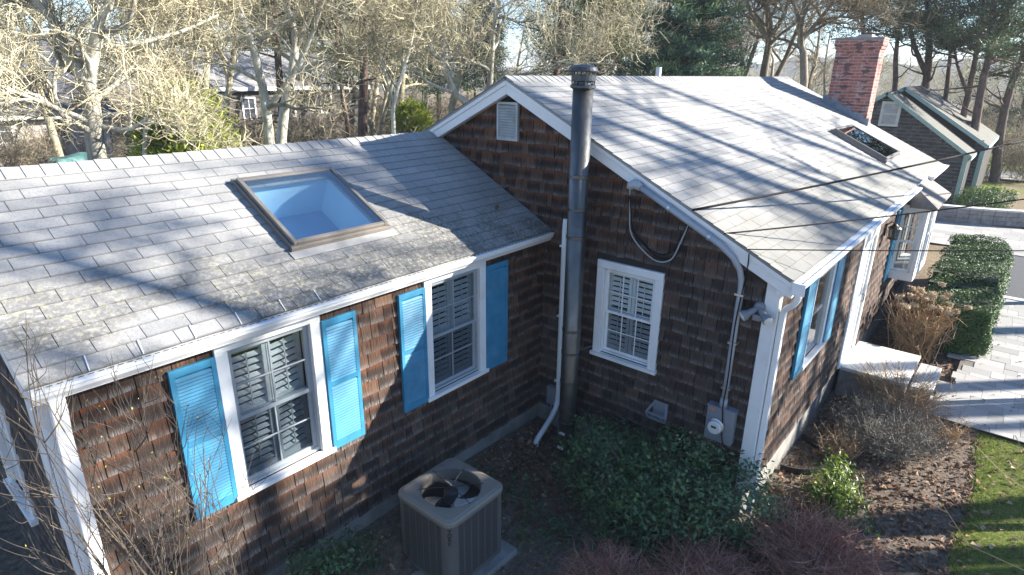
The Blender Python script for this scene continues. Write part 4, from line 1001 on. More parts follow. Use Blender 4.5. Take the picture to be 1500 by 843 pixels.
# grass
mb = MB(); g = random.Random(31)
for _ in range(42000):
    x = g.uniform(.2,4.44); y = g.uniform(-4.0,-2.02)
    if y > lawn_edge(x)+g.gauss(0,.05)+.03*math.sin(x*9): continue
    if y < -2.9 and g.random() < .4: continue
    h_ = g.uniform(.02,.055); a_ = g.uniform(0,6.283); dx,dy = math.cos(a_)*.0035,math.sin(a_)*.0035; z = ground_z(x,y)+.018
    lx,ly = g.gauss(0,.018),g.gauss(0,.018); c = (min(1,max(0,g.gauss(.5,.22)+.18*math.sin(x*3.1+1)*math.sin(y*4.3))),.5,.5)
    mb.add([(x-dx,y-dy,z),(x+dx,y+dy,z),(x+lx,y+ly,z+h_)],[(0,1,2)],c)
tag(mb.build('grass', M['grass']), 'short green grass of the lawn in the lower right corner', 'grass', kind='stuff')
# ================================================================== shrubs
def blob_pts(ells, n, g, shell=.55, keep=None):
    out = []
    tot = sum(e[3]*e[4]*e[5] for e in ells)
    while len(out) < n:
        t = g.random()*tot
        for e in ells:
            t -= e[3]*e[4]*e[5]
            if t <= 0: break
        d = Vector((g.gauss(0,1),g.gauss(0,1),g.gauss(0,1))).normalized(); r_ = (shell+(1-shell)*g.random()**.7)
        lump = 1+.16*math.sin(d.x*5+e[0]*3)*math.sin(d.y*5+e[1])+.10*math.sin(d.z*9+d.x*7)
        p = Vector((e[0]+d.x*e[3]*r_*lump, e[1]+d.y*e[4]*r_*lump, e[2]+d.z*e[5]*r_*lump))
        if p.z < ground_z(p.x,p.y)+.02: continue
        if keep and not keep(p): continue
        out.append((p, d))
    return out
def shrub(name, label, cat, base, ells, nclump, nleaf, lsz, m_, g, keep=None, asp=.5, stem=.012, shell=.55, spread=.07, group=None, up=.5, nst=60, stemmat='browntwig', tip=0.):
    t = thing(name, label, cat, base, group); cl = blob_pts(ells, nclump, g, shell, keep)
    mb = MB()
    for (p, d) in cl:
        br = g.gauss(.45,.16)
        for _ in range(nleaf):
            q = p + Vector((g.gauss(0,spread),g.gauss(0,spread),g.gauss(0,spread*.8)))
            if keep and not keep(q): continue
            nrm = d*.6 + Vector((g.gauss(0,.55),g.gauss(0,.55),g.gauss(0,.4)+up))
            c = min(1,max(0,br+g.gauss(0,.15)))
            if tip and g.random() < tip*max(0,d.z): c = 1
            leaf(mb, q, lsz*g.uniform(.55,1.4), nrm, g, (c,.5,.5), asp, .35)
    mb.build('leaves', m_, t)
    mb = MB()
    for (p, d) in g.sample(cl, min(nst,len(cl))):
        b0 = Vector(base)+Vector((g.gauss(0,.06),g.gauss(0,.06),0)); m1 = b0.lerp(p,.5)+Vector((g.gauss(0,.05),g.gauss(0,.05),.08))
        mb.tube([b0,m1,p],[stem,stem*.7,stem*.35],4,(g.random(),.5,.5),cap=False)
    mb.build('stems', M[stemmat], t)
    return t
G_ = random.Random(77)
def outside(p): return not (p.x > -.06 and p.y > -.06) and p.y < YW-.05
shrub('holly_shrub','wide dark green holly shrub growing in the shade under the meter','shrub',(-.6,.75,-.70),
      [(-.80,1.44,-.18,.60,.62,.66),(-.58,.68,-.16,.68,.70,.70),(-.22,.02,-.30,.54,.48,.58),(-1.10,.80,-.38,.50,.52,.44)],820,18,.050,M['holly'],G_,keep=outside,asp=.55,nst=120,tip=.10)
shrub('andromeda_shrub','small bright green shrub with yellow tips among fallen leaves by the white corner','shrub',(1.0,-.80,-.73),
      [(1.05,-.72,-.47,.30,.26,.26),(.82,-.98,-.50,.27,.24,.22),(1.38,-.72,-.42,.22,.18,.22)],150,15,.060,M['pieris'],G_,asp=.34,nst=50,tip=.5)
shrub('evergreen_sprigs','low dark green sprigs between the air conditioner and the drain pipe','plant',(-1.75,2.45,-.55),
      [(-1.85,2.62,-.40,.22,.24,.22),(-1.55,2.25,-.52,.22,.20,.16)],46,10,.05,M['holly'],G_,keep=outside,asp=.4,nst=24)
shrub('evergreen_shrub','low dark leafy shrub at the bottom edge against the wing wall','shrub',(-4.0,2.72,-.55),
      [(-4.15,2.72,-.28,.42,.28,.36),(-3.68,2.8,-.36,.32,.22,.28)],150,13,.052,M['holly'],G_,keep=outside,asp=.5,nst=40)
shrub('pachysandra','patch of dark ground-hugging leaves right of the air conditioner','plant',(-1.6,1.55,-.69),
      [(-1.7,1.75,-.66,.40,.35,.12),(-1.55,1.25,-.66,.35,.3,.10)],60,9,.05,M['holly'],G_,asp=.5,nst=10)
# clipped hedge
def hedge():
    g = random.Random(5); t = thing('clipped_hedge','clipped dark green hedge running along the paved path in front of the bay window','hedge',(10.2,-1.3,-.70))
    mb = MB(); x0,x1,y0,y1,z0 = 7.55,13.4,-1.86,-.60,-.66
    def ztop(x): return .30+.20*min(1,max(0,(x-8.6)/.9)) + .03*math.sin(x*4)
    n = 0
    while n < 26000:
        f = g.random(); x = g.uniform(x0,x1); y = g.uniform(y0,y1)
        if f < .52: z = ztop(x)+g.gauss(0,.025); nrm = Vector((g.gauss(0,.5),g.gauss(0,.5),1))
        elif f < .78: y = y0+g.gauss(0,.035); z = g.uniform(z0,ztop(x)); nrm = Vector((g.gauss(0,.5),-1,g.gauss(.3,.5)))
        else: x = x0+g.gauss(0,.045)+.25*((y-y0)/(y1-y0)-.5)**2; z = g.uniform(z0,ztop(x0)); nrm = Vector((-1,g.gauss(0,.5),g.gauss(.3,.5)))
        p = Vector((x,y,z)); p += Vector((math.sin(x*4.1+y*5),math.sin(x*3.3+z*4),math.sin(x*5+y*6)*.7))*.055+Vector((math.sin(x*13),math.sin(x*11+z*9),math.sin(y*14+x*9)))*.02; p.z -= .10*max(0,(abs(y-(y0+y1)/2)/((y1-y0)/2)-.6)/.4)**2 if z > .1 else 0
        leaf(mb,p,.050,nrm,g,(min(1,max(0,g.gauss(.45,.2)+.15*math.sin(x*5)*math.sin(y*6))),.5,.5),.55,.3); n += 1
    mb.build('leaves', M['hedge'], t)
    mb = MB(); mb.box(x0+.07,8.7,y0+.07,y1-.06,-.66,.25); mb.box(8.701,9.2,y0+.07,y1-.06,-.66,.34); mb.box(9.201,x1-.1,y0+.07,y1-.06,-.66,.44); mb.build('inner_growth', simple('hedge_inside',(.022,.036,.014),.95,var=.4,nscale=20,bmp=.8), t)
hedge()
# twiggy shrubs
def twigs(name, label, cat, base, n, h, spread, m_, g, rad=.0035, br=3, curve=.25, rbase=.08, extra=None, group=None, mk=True):
    t = thing(name, label, cat, base, group); mb = MB(); tips = []
    for _ in range(n):
        an = g.uniform(0,6.283); rr = spread*math.sqrt(g.random()); b0 = Vector(base)+Vector((g.gauss(0,rbase),g.gauss(0,rbase),-.02))
        hh = h*g.uniform(.45,1.12)*(1-.18*(rr/spread)**2); tip = Vector((base[0]+rr*math.cos(an),base[1]+rr*math.sin(an),base[2]+hh))
        if not outside(tip): continue
        m1 = b0.lerp(tip,.5)+Vector((g.gauss(0,.05),g.gauss(0,.05),curve*hh*.25)); c = (min(1,max(0,g.gauss(.5,.25))),.5,.5)
        mb.tube([b0,m1,tip],[rad*1.3,rad,rad*.45],3,c,cap=False); tips.append(tip)
        for _ in range(br):
            f = g.uniform(.35,.95); s0 = (b0.lerp(m1,f*2) if f < .5 else m1.lerp(tip,f*2-1)); L = h*g.uniform(.12,.32)
            d = Vector((g.gauss(0,1),g.gauss(0,1),g.gauss(.6,.6))).normalized(); e = s0+d*L
            mb.tube([s0,s0+d*L*.5+Vector((g.gauss(0,.01),g.gauss(0,.01),.01)),e],[rad*.7,rad*.55,rad*.3],3,c,cap=False); tips.append(e)
    mb.build('stems', M[m_], t)
    if extra: extra(t, tips, g)
    return t
g2 = random.Random(99)
twigs('barberry_shrub','red-brown twiggy barberry shrub in front of the holly, close to the air conditioner','shrub',(-2.05,.62,-.72),430,.46,.58,'reedtwig',g2,br=4,rbase=.2)
twigs('barberry_shrub','red-brown twiggy barberry shrub at the bottom centre below the holly','shrub',(-1.35,-.12,-.72),450,.46,.64,'reedtwig',g2,br=4,rbase=.22)
twigs('barberry_shrub','largest red-brown twiggy barberry shrub, left of the bright green shrub','shrub',(-.25,-.92,-.72),720,.54,.80,'reedtwig',g2,br=4,rbase=.3)
twigs('barberry_shrub','red-brown twiggy barberry shrub cut by the bottom edge, nearest the lawn','shrub',(-.95,-1.15,-.72),480,.46,.66,'reedtwig',g2,br=4,rbase=.25)
def tinyleaf(t, tips, g):
    mb = MB()
    for p in tips:
        for _ in range(2): leaf(mb, p+Vector((g.gauss(0,.02),g.gauss(0,.02),g.gauss(0,.02))), .018, (g.gauss(0,1),g.gauss(0,1),1), g, (g.random()*.6,.5,.5), .5)
    mb.build('leaves', simple('greyed_leaf',(.17,.165,.13),.8,var=.35,nscale=20), t)
twigs('lavender_shrub','grey twiggy shrub spreading over dead leaves between the front window and the lawn','shrub',(3.05,-1.0,-.74),620,.60,.86,'greytwig',g2,br=5,rbase=.2,extra=tinyleaf)
twigs('bare_shrub','tan bare shrub with thin curved stems in front of the stone step','shrub',(4.15,-1.0,-.74),260,.85,.78,'tantwig',g2,rad=.0045,br=4,rbase=.12)
twigs('dry_stems','clump of tan dry stems under the front window','plant',(2.35,-.55,-.74),90,.45,.4,'tantwig',g2,rad=.0035,br=3,rbase=.1)
twigs('dry_stems','clump of tan dry stems near the corner where lawn and path meet','plant',(3.85,-1.65,-.74),110,.42,.42,'tantwig',g2,rad=.0035,br=3,rbase=.1)
def heads(t, tips, g):
    for p in sorted(tips, key=lambda q: -q.z)[:90:3]:
        mb = MB()
        for _ in range(60): leaf(mb, p+Vector((max(-.06,min(.06,g.gauss(0,.04))),max(-.06,min(.06,g.gauss(0,.04))),max(-.035,min(.035,g.gauss(0,.025))))), .034, (g.gauss(0,1),g.gauss(0,1),g.gauss(.4,1)), g, (g.random(),.5,.5), .8)
        mb.lathe(p.x,p.y,[(.02,p.z-.04),(.055,p.z-.015),(.055,p.z+.012),(.02,p.z+.034)],8,(g.random(),.5,.5)); mb.build('flower_head', M['dryflower'], t)
twigs('hydrangea','dry tan hydrangea with faded flower heads beside the hedge','shrub',(7.0,-.80,-.74),230,1.25,.68,'tantwig',g2,rad=.007,br=3,rbase=.16,extra=heads)
# bare shrub close to the camera on the left, with buds
def stemshrub(name, label, base, paths, g, rad=.008, nb=7, m_='browntwig', bl=.45):
    t = thing(name, label, 'shrub', base); mb = MB(); bd = MB()
    def br(P, r0, lev):
        Q = cv(P, 0, sub=5); n = len(Q); c = (min(1,max(0,g.gauss(.45,.2))),.5,.5)
        mb.tube(Q,[r0*(1-.75*i/(n-1)) for i in range(n)],5 if lev==0 else 4,c,cap=False)
        e = Q[-1]
        if lev > 0 or True:
            for _ in range(1 if g.random() < .25 else 0): leaf(bd, e+Vector((0,0,.004)), .016, (g.gauss(0,1),g.gauss(0,1),.4), g, (g.random(),.5,.5), .6)
        if lev < 2:
            for _ in range(nb if lev == 0 else 3):
                i = int(n*g.uniform(.3,.95)); s0 = Q[min(i,n-1)]; dr = (Q[min(i+1,n-1)]-Q[max(i-1,0)]).normalized()
                sd = Vector((g.gauss(0,1),g.gauss(0,1),g.gauss(.1,.5))); d = (dr*.8+sd.normalized()*.75+Vector((0,0,.25))).normalized(); L = bl*g.uniform(.35,1.0)*(1 if lev==0 else .45)
                br([s0,s0+d*L*.5+Vector((g.gauss(0,.02),g.gauss(0,.02),0)),s0+d*L+Vector((0,0,L*.18))], r0*(.55 if lev==0 else .6), lev+1)
    for P in paths: br([Vector(p) for p in P], rad*g.uniform(.8,1.2), 0)
    o_ = len(mb.v); mb.v += bd.v; mb.f += [[i+o_ for i in f] for f in bd.f]; mb.c += bd.c; mb.uv += bd.uv; mb.mi += [1]*len(bd.f)
    mb.build('stems', [M[m_], M['bud']], t)
    return t
g3 = random.Random(41); paths = []
for k in range(25):
    bx, by = -5.45+g3.gauss(0,.12), 2.05+g3.gauss(0,.18); px_ = g3.uniform(-30,340); py_ = g3.uniform(590,720)+max(0,px_-180)*.35; D = g3.uniform(2.9,3.9)
    tip = atd(px_,py_,D); mid = Vector((bx,by,-.5)).lerp(tip,.55)+Vector((g3.gauss(0,.12),g3.gauss(0,.12),.1))
    paths.append([(bx,by,-.6),mid,tip])
stemshrub('lilac_shrub','tall bare budding shrub standing close in front of the wing at the lower left',(-5.45,2.05,-.6),paths,g3,rad=.0062,nb=7,bl=.60)
D=2.9
gb = atd(1760,1000,3.2); gb = (gb.x,gb.y,-.7)
tw = [[gb,atd(1640,800,D),atd(1560,752,D),atd(1478,700,D),atd(1428,652,D)],[gb,atd(1640,910,D),atd(1550,860,D),atd(1470,822,D),atd(1412,796,D)],[gb,atd(1640,780,D),atd(1560,725,D),atd(1505,668,D),atd(1487,638,D)]]
stemshrub('bare_shrub','bare grey twigs reaching over the lawn from the right edge',gb,tw,random.Random(4),rad=.0042,nb=2,m_='tantwig',bl=.2)
# ================================================================== trees
def rot_about(d, ang, az):
    o = d.orthogonal().normalized(); o.rotate(Matrix.Rotation(az,3,d)); return (d*math.cos(ang)+o*math.sin(ang)).normalized()
def grow(tr, cr, pts, r0, r1, lev, g, cfg):
    n = len(pts); mbx = tr if lev <= 1 else cr
    mbx.tube(pts,[r0+(r1-r0)*i/(n-1) for i in range(n)],(9,6,4,3,3)[lev],(min(1,max(0,g.gauss(.5,.2))),.5,.5),cap=False)
    if lev >= cfg['levels']: return
    L = sum((pts[i+1]-pts[i]).length for i in range(n-1)); nc = cfg['n'][lev]
    for k in range(nc):
        f = cfg['start'][lev] + (1-cfg['start'][lev])*((k+g.random())/nc); x = f*(n-1); i = min(int(x), n-2); p = pts[i].lerp(pts[i+1], x-i)
        d = (pts[i+1]-pts[i]).normalized(); d2 = rot_about(d, R(g.uniform(*cfg['ang'])), g.uniform(0,6.283))
        if d2.z < -.15 and lev < 2: d2.z *= -.5; d2.normalize()
        rr = (r0+(r1-r0)*f); cl = cfg['len'][lev]*g.uniform(.55,1.15)*(1.1-.55*f if lev == 0 else 1)
        cr0 = max(min(rr*.62, cfg['rmax'][lev+1]), cfg['rmin']); m_ = (5,5,4,3,2)[lev+1]+1
        P = [p]; dd = d2.copy()
        for _ in range(m_-1):
            dd = (dd + Vector((g.gauss(0,1),g.gauss(0,1),g.gauss(0,1)))*cfg['wob'] + Vector((0,0,cfg['up']))).normalized(); P.append(P[-1]+dd*cl/(m_-1))
        grow(tr, cr, P, cr0, max(cr0*.35, cfg['rmin']*.6), lev+1, g, cfg)
BARE = dict(levels=4, n=(9,7,6,5), start=(.35,.25,.2,.15), ang=(35,80), len=(3.4,1.5,.75,.38), rmax=(9,.065,.021,.0095,.006), rmin=.005, wob=.26, up=.07)
def lightcfg(**k): c = dict(BARE); c.update(k); return c
def bare_tree(label, paths, r0, seed, cfg=BARE, name='bare_tree', bark_='palebark', twig='paletwig', group=None, base=None):
    g = random.Random(seed); tr, cr = MB(), MB(); first = Vector(paths[0][0][0])
    t = thing(name, label, 'tree', base or tuple(first), group)
    for (P, a_, b_) in paths: grow(tr, cr, [Vector(q) for q in P], a_*r0, b_*r0, 0, g, cfg)
    tr.build('trunk', M[bark_], t, smooth=True); cr.build('crown', M[twig], t); return t
def pxpath(pix, D, down=True, jit=0):
    P = [atd(x, y, D+(jit*k)) for k,(x,y) in enumerate(pix)]
    if down:
        b = P[0]; P = [Vector((b.x,b.y,ground_z(b.x,b.y)-.1))]+P
    return cv(P,0,sub=2)
gz0 = ground_z
# --- left background, pale lichen-covered trees
D=14
bare_tree('pale forked lichen-covered tree, leftmost of the big trees behind the wing roof', [
   (pxpath([(145,245),(138,190),(131,135),(122,112)],D),1,.85),
   (pxpath([(124,118),(97,72),(74,22),(60,-45),(40,-120)],D,False,.15),.75,.28),(pxpath([(128,125),(140,62),(149,28),(170,-30),(180,-110)],D,False,-.15),.75,.25),
   (pxpath([(146,28),(130,-10),(120,-70)],D,False),.5,.2),(pxpath([(138,182),(100,166),(60,150),(-10,122)],D,False,-.2),.38,.16),(pxpath([(140,184),(182,191),(205,182),(235,160)],D,False,-.2),.36,.14),
   (pxpath([(138,68),(200,63),(262,48),(320,22)],D,False,.2),.36,.12)], .165, 101, lightcfg(n=(7,7,6,5), len=(2.0,1.15,.62,.34)))
D=17
bare_tree('pale tree with a bent trunk and cut limb, behind the left half of the skylight', [
   (pxpath([(398,240),(393,190),(385,130),(371,72),(352,20),(335,-50),(325,-130)],D),1,.35),(pxpath([(389,165),(418,125),(438,92),(462,40),(480,-30)],D,False,-.2),.55,.2),(pxpath([(366,50),(340,60),(300,52),(250,70)],D,False,.3),.35,.1)], .15, 102, lightcfg(n=(8,7,6,5), len=(2.3,1.2,.65,.36)))
D=19
bare_tree('twin-stemmed pale tree rising between two brown pine trunks', [
   (pxpath([(412,205),(425,120),(433,62),(424,20),(404,-30),(395,-110)],D),1,.3),(pxpath([(432,72),(456,20),(474,-30),(500,-120)],D,False),.6,.2),(pxpath([(424,110),(470,90),(520,70),(580,58),(640,78),(665,110)],D,False,-.25),.42,.12)], .16, 103, lightcfg(n=(8,7,6,5), len=(2.4,1.2,.65,.36)))
D=17
bare_tree('slender white-barked tree with a low fork in front of the green bush', [
   (pxpath([(577,198),(577,150),(590,108),(604,55),(612,-10),(620,-90)],D),1,.3),(pxpath([(577,152),(562,100),(548,50),(540,-20)],D,False),.7,.25)], .065, 104, lightcfg(n=(8,7,6,5), len=(1.8,1.0,.55,.32)))
D=21
bare_tree('grey leaning tree just left of the gable peak', [
   (pxpath([(690,170),(668,140),(648,85),(655,20),(668,-60)],D),1,.3),(pxpath([(652,100),(690,60),(720,10),(745,-60)],D,False),.6,.2)], .15, 105, lightcfg(n=(8,7,6,5), len=(2.8,1.3,.7,.38)))
D=18
bare_tree('bare tree with a long drooping limb reaching toward the stove pipe', [
   (pxpath([(705,185),(718,120),(722,50),(735,-20),(740,-100)],D),1,.3),(pxpath([(716,130),(752,112),(800,104),(842,92),(900,95)],D,False,-.15),.5,.12)], .12, 106, lightcfg(n=(8,7,6,5), len=(2.4,1.2,.6,.36)))
D=16
bare_tree('thin pale sapling standing before the yellow-green bush', [(pxpath([(212,225),(222,150),(228,110),(250,60),(262,0)],D),1,.3)], .06, 107, lightcfg(n=(8,7,6,5), len=(1.6,.9,.5,.3)))
D=23
bare_tree('bare grey tree between the spruce and the chimney, nearest the chimney', [(pxpath([(1178,120),(1172,60),(1180,0),(1190,-80)],D),1,.3),(pxpath([(1172,62),(1200,30),(1230,-10)],D,False),.6,.2)], .15, 108, lightcfg(n=(9,7,6,5), len=(2.6,1.3,.7,.4)), bark_='dimbark', twig='dimtwig')
D=25
bare_tree('bare grey tree right beside the spruce', [(pxpath([(1118,112),(1128,50),(1122,0),(1118,-80)],D),1,.3),(pxpath([(1127,60),(1100,20),(1085,-30)],D,False),.6,.2),(pxpath([(1127,55),(1150,20),(1165,-40)],D,False),.6,.2)], .17, 109, lightcfg(n=(9,7,6,5), len=(2.8,1.3,.7,.4)), bark_='dimbark', twig='dimtwig')
# --- pines
def needles(mb, c, g, n, sp, sz, br, asp=.10, flat=.55):
    for _ in range(n):
        q = c+Vector((g.gauss(0,sp),g.gauss(0,sp),g.gauss(0,sp*flat))); d = (q-c); d = d.normalized() if d.length > 1e-4 else Vector((0,0,1))
        d = (d*.7+Vector((g.gauss(0,.5),g.gauss(0,.5),g.gauss(.3,.4)))).normalized(); s_ = d.cross(Vector((g.gauss(0,1),g.gauss(0,1),g.gauss(0,1)))).normalized()*sz*asp
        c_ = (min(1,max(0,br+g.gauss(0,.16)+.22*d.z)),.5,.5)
        mb.add([q-s_, q+s_, q+d*sz*g.uniform(.7,1.2)],[(0,1,2)],c_)
def pine_tree(label, path, r0, seed, crown0=.45, reach=2.4, nl=22, ncl=5, leafm='pine', group=None, name='pine_tree', extra=(), sp=.22, nn=46, sz=.22, dead=6):
    g = random.Random(seed); tr, cr = MB(), MB(); P = [Vector(q) for q in path]; n = len(P); t = thing(name, label, 'tree', tuple(P[0]), group)
    tr.tube(P,[r0*(1-.72*i/(n-1)) for i in range(n)],9,cap=False)
    for (Q,a_,b_) in extra: tr.tube(Q,[a_*r0+(b_-a_)*r0*i/(len(Q)-1) for i in range(len(Q))],7,cap=False)
    stems = [P]+[q[0] for q in extra]
    for k in range(nl+dead):
        S = stems[0] if not extra or g.random() < .65 else g.choice(stems[1:]); f = crown0+(1-crown0)*((k+g.random())/nl) if k < nl else g.uniform(.2,crown0)
        f = min(f,.999); x = f*(len(S)-1); i = min(int(x),len(S)-2); p = S[i].lerp(S[i+1],x-i); an = g.uniform(0,6.283); L = reach*g.uniform(.5,1.1)*(1.15-.55*max(0,(f-crown0)/(1-crown0)))
        if k >= nl: L *= .55
        d = Vector((math.cos(an),math.sin(an),g.uniform(-.1,.45))); Q=[p]; dd = d.normalized()
        for _ in range(5): dd = (dd+Vector((g.gauss(0,.22),g.gauss(0,.22),g.gauss(.04,.14)))).normalized(); Q.append(Q[-1]+dd*L/5)
        tr.tube(Q,[r0*.26*(1-.8*j/5) for j in range(6)],5,cap=False)
        if k >= nl: 
            for _ in range(4):
                e = g.choice(Q[2:]); w_ = Vector((g.gauss(0,1),g.gauss(0,1),g.gauss(.2,.6))).normalized()*L*.3; tr.tube([e,e+w_],[r0*.09,r0*.03],3,cap=False)
            continue
        br = g.gauss(.42,.15)
        for j in range(ncl):
            c = Q[2+j % 4]+Vector((g.gauss(0,.28),g.gauss(0,.28),g.gauss(.05,.12))); tr.tube([Q[1+j % 4],c],[r0*.10,r0*.04],3,cap=False)
            needles(cr,c,g,nn,sp,sz,br)
        needles(cr,Q[-1],g,nn,sp,sz,br+.08)
    tr.build('trunk', M['pinebark'], t, smooth=True); cr.build('crown', M[leafm], t); return t
def pp(pix, D, **k): return pxpath(pix, D, **k)
pine_tree('brown pine trunk left of the pale twin-stemmed tree', pp([(417,215),(412,150),(405,60),(400,-20),(398,-150),(395,-260)],21),.15,201,.62,2.4)
pine_tree('thin brown pine leaning left of the straight pine', pp([(512,205),(503,150),(494,60),(491,-30),(488,-200)],24),.12,202,.5,2.2)
pine_tree('straight brown pine with the thickest bare trunk behind the wing ridge', pp([(531,200),(533,120),(532,50),(528,-40),(525,-200),(522,-320)],22),.19,203,.55,2.6)
pine_tree('bushy pine with a dark trunk just left of the stove pipe cap', pp([(812,130),(818,70),(822,20),(820,-40),(826,-110)],27),.17,204,.30,2.6,nl=30)
pine_tree('yellow-green pine right of the stove pipe', pp([(876,130),(880,60),(884,0),(880,-60)],29),.15,205,.30,2.3,nl=34,leafm='pineyel')
pine_tree('tall pine between the stove pipe and the spruce', pp([(908,130),(905,60),(902,0),(908,-90)],33),.17,206,.35,2.6,nl=32)
pine_tree('pine standing behind the chimney top', pp([(1262,120),(1266,60),(1262,10),(1270,-60)],36),.18,207,.55,3.0,nl=30)
pine_tree('slim pine right of the chimney, leftmost of the row behind the shed', pp([(1309,160),(1312,85),(1318,30),(1326,-60)],38),.17,208,.62,2.8,nl=28)
pine_tree('forked dark pine above the shed ridge', pp([(1354,140),(1361,70),(1358,10),(1362,-70)],40),.24,209,.60,3.2,nl=32,extra=[(pp([(1357,108),(1340,70),(1330,20),(1325,-30)],40,down=False),.6,.2)])
pine_tree('slender reddish pine rising just right of the forked pine', pp([(1382,165),(1391,90),(1396,40),(1400,-50)],41),.15,210,.62,2.7,nl=26)
pine_tree('reddish-brown pine with dead side limbs over the shed roof', pp([(1408,185),(1424,112),(1434,55),(1448,-40)],39),.20,211,.60,3.0,nl=30,extra=[(pp([(1418,140),(1402,95),(1396,50)],39,down=False),.45,.15)])
pine_tree('pair of dark leaning pine stems over the right end of the shed', pp([(1426,200),(1441,112),(1462,48),(1494,-40)],37),.24,212,.58,3.1,nl=32,extra=[(pp([(1434,150),(1446,95),(1452,40),(1458,-20)],37,down=False),.7,.3)])
def gdist(px,py,z=-.55):
    d = ray(px,py); k = (z-CAM.z)/d.z; return math.hypot(d.x*k,d.y*k)
dp = gdist(1458,256)
pine_tree('thick pine trunk leaning right beside the shed, its foot in the grass', pp([(1458,256),(1466,190),(1480,130),(1502,75),(1535,0),(1560,-80)],dp),.28,213,.55,3.2,nl=30)
pine_tree('rough pine trunk at the right edge behind the gravel track', pp([(1486,232),(1497,170),(1512,110),(1530,30)],gdist(1486,232)),.27,214,.5,3.2,nl=30)
# --- blue spruce
def spruce(label, base, h, rb, seed):
    g = random.Random(seed); t = thing('spruce_tree', label, 'tree', base); tr, cr = MB(), MB(); B = Vector(base)
    tr.tube([B,B+Vector((0,0,h*.5)),B+Vector((0,0,h))],[.22,.13,.02],8,cap=False); n = 430
    for k in range(n):
        f = (k+g.random())/n; f = f**.85; z = .6+(h-.7)*f; L = rb*(1-f)**.80*g.uniform(.72,1.12)*(1+.12*math.sin(z*5))+.12; an = g.uniform(0,6.283)
        d = Vector((math.cos(an),math.sin(an),.12-.25*(1-f))); p = B+Vector((0,0,z)); Q=[p,p+d*L*.5,p+d*L+Vector((0,0,.10*L))]
        tr.tube(Q,[.03,.02,.006],3,cap=False); br = g.gauss(.38,.12)
        m_ = max(4,int(L*7.5))
        for j in range(m_):
            u = .25+.75*(j+g.random())/m_; c = Q[0].lerp(Q[2],u)+Vector((g.gauss(0,.10),g.gauss(0,.10),g.gauss(-.02,.05)))
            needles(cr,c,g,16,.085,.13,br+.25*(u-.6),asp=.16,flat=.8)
    tr.build('trunk', M['pinebark'], t); cr.build('crown', M['spruce'], t)
sb = atd(1000,100,22); spruce('dense blue-green spruce rising behind the main roof ridge',(sb.x,sb.y,ground_z(sb.x,sb.y)-.05),11.6,3.2,301)
# --- arborvitae
def arbor(label, c, h, r, seed, n=9500):
    g = random.Random(seed); t = thing('arborvitae', label, 'shrub', c); cr = MB(); tr = MB(); B = Vector(c)
    tr.tube([B,B+Vector((0,0,h*.8))],[.07,.02],6,cap=False)
    for _ in range(int(n/26)):
        f = g.random()**.8; rr = r*(1-f)**.42*g.uniform(.55,1.05)*(1 if f > .12 else .85); an = g.uniform(0,6.283); p = B+Vector((rr*math.cos(an),rr*math.sin(an),.1+h*f*.97)); br = g.gauss(.45,.15)
        tr.tube([B+Vector((0,0,max(0,h*f*.7-.3))),p],[.012,.005],3,cap=False)
        d = Vector((math.cos(an),math.sin(an),.9)).normalized()
        for _ in range(26):
            q = p+Vector((g.gauss(0,.12),g.gauss(0,.12),g.gauss(0,.14))); dd = (d+Vector((g.gauss(0,.45),g.gauss(0,.45),g.gauss(0,.3)))).normalized(); s_ = dd.cross(Vector((g.gauss(0,1),g.gauss(0,1),g.gauss(0,1)))).normalized()*.028
            cr.add([q-s_,q+s_,q+dd*.16+s_*.4,q+dd*.17-s_*.4],[(0,1,2,3)],(min(1,max(0,br+g.gauss(0,.17))),.5,.5))
    tr.build('stems', M['dimbark'], t); cr.build('leaves', M['arbor'], t)
a_ = atd(272,200,16.5); arbor('large yellow-green arborvitae behind the left end of the wing ridge',(a_.x,a_.y,ground_z(a_.x,a_.y)),4.7,1.75,311,14000)
a_ = atd(222,205,20.5); arbor('lower yellow-green arborvitae left of the large one',(a_.x,a_.y,ground_z(a_.x,a_.y)),3.1,1.0,313,6000)
a_ = atd(605,180,25); arbor('yellow-green evergreen bush behind the slender white-barked tree',(a_.x,a_.y,ground_z(a_.x,a_.y)),3.9,1.35,312)
# --- trees beyond the frame on the sunny side, whose shadows stripe the roofs
S_ = Vector((math.cos(R(-45)),math.sin(R(-45)),0))
CF = lightcfg(n=(9,4,3), levels=3, start=(.52,.3,.3,.2), len=(4.4,2.0,1.0), rmin=.018, rmax=(9,.10,.05,.025,.012))
for k,(x0,t_,h_,r_) in enumerate([(1.2,15,14,.30),(2.9,21,17,.34),(4.4,16,14,.27),(6.4,23,18,.34)]):
    g = random.Random(500+k); b = Vector((x0,0,0))+S_*t_; b.z = ground_z(b.x,b.y); P=[b]; d = Vector((g.gauss(0,.05),g.gauss(0,.05),1))
    for i in range(6): d = (d+Vector((g.gauss(0,.07),g.gauss(0,.07),0))).normalized(); P.append(P[-1]+d*h_/6)
    bare_tree('tall bare tree out of view beyond the front lawn', [(P,1,.25)], r_, 600+k, CF, bark_='dimbark', twig='dimtwig', group='bare trees beyond the front lawn')
for (x0,t_,h_,sd) in ((-1.2,15,15.5,700),(2.4,24,18,701)):
    b = Vector((x0,0,0))+S_*t_; z0 = ground_z(b.x,b.y)
    pine_tree('tall pine out of view beyond the front lawn',[(b.x,b.y,z0-.1),(b.x+.1,b.y,z0+h_*.35),(b.x-.1,b.y+.1,z0+h_*.7),(b.x,b.y,z0+h_)],.22,sd,.62,2.3,nl=15,ncl=3,group='pines beyond the front lawn',dead=3)
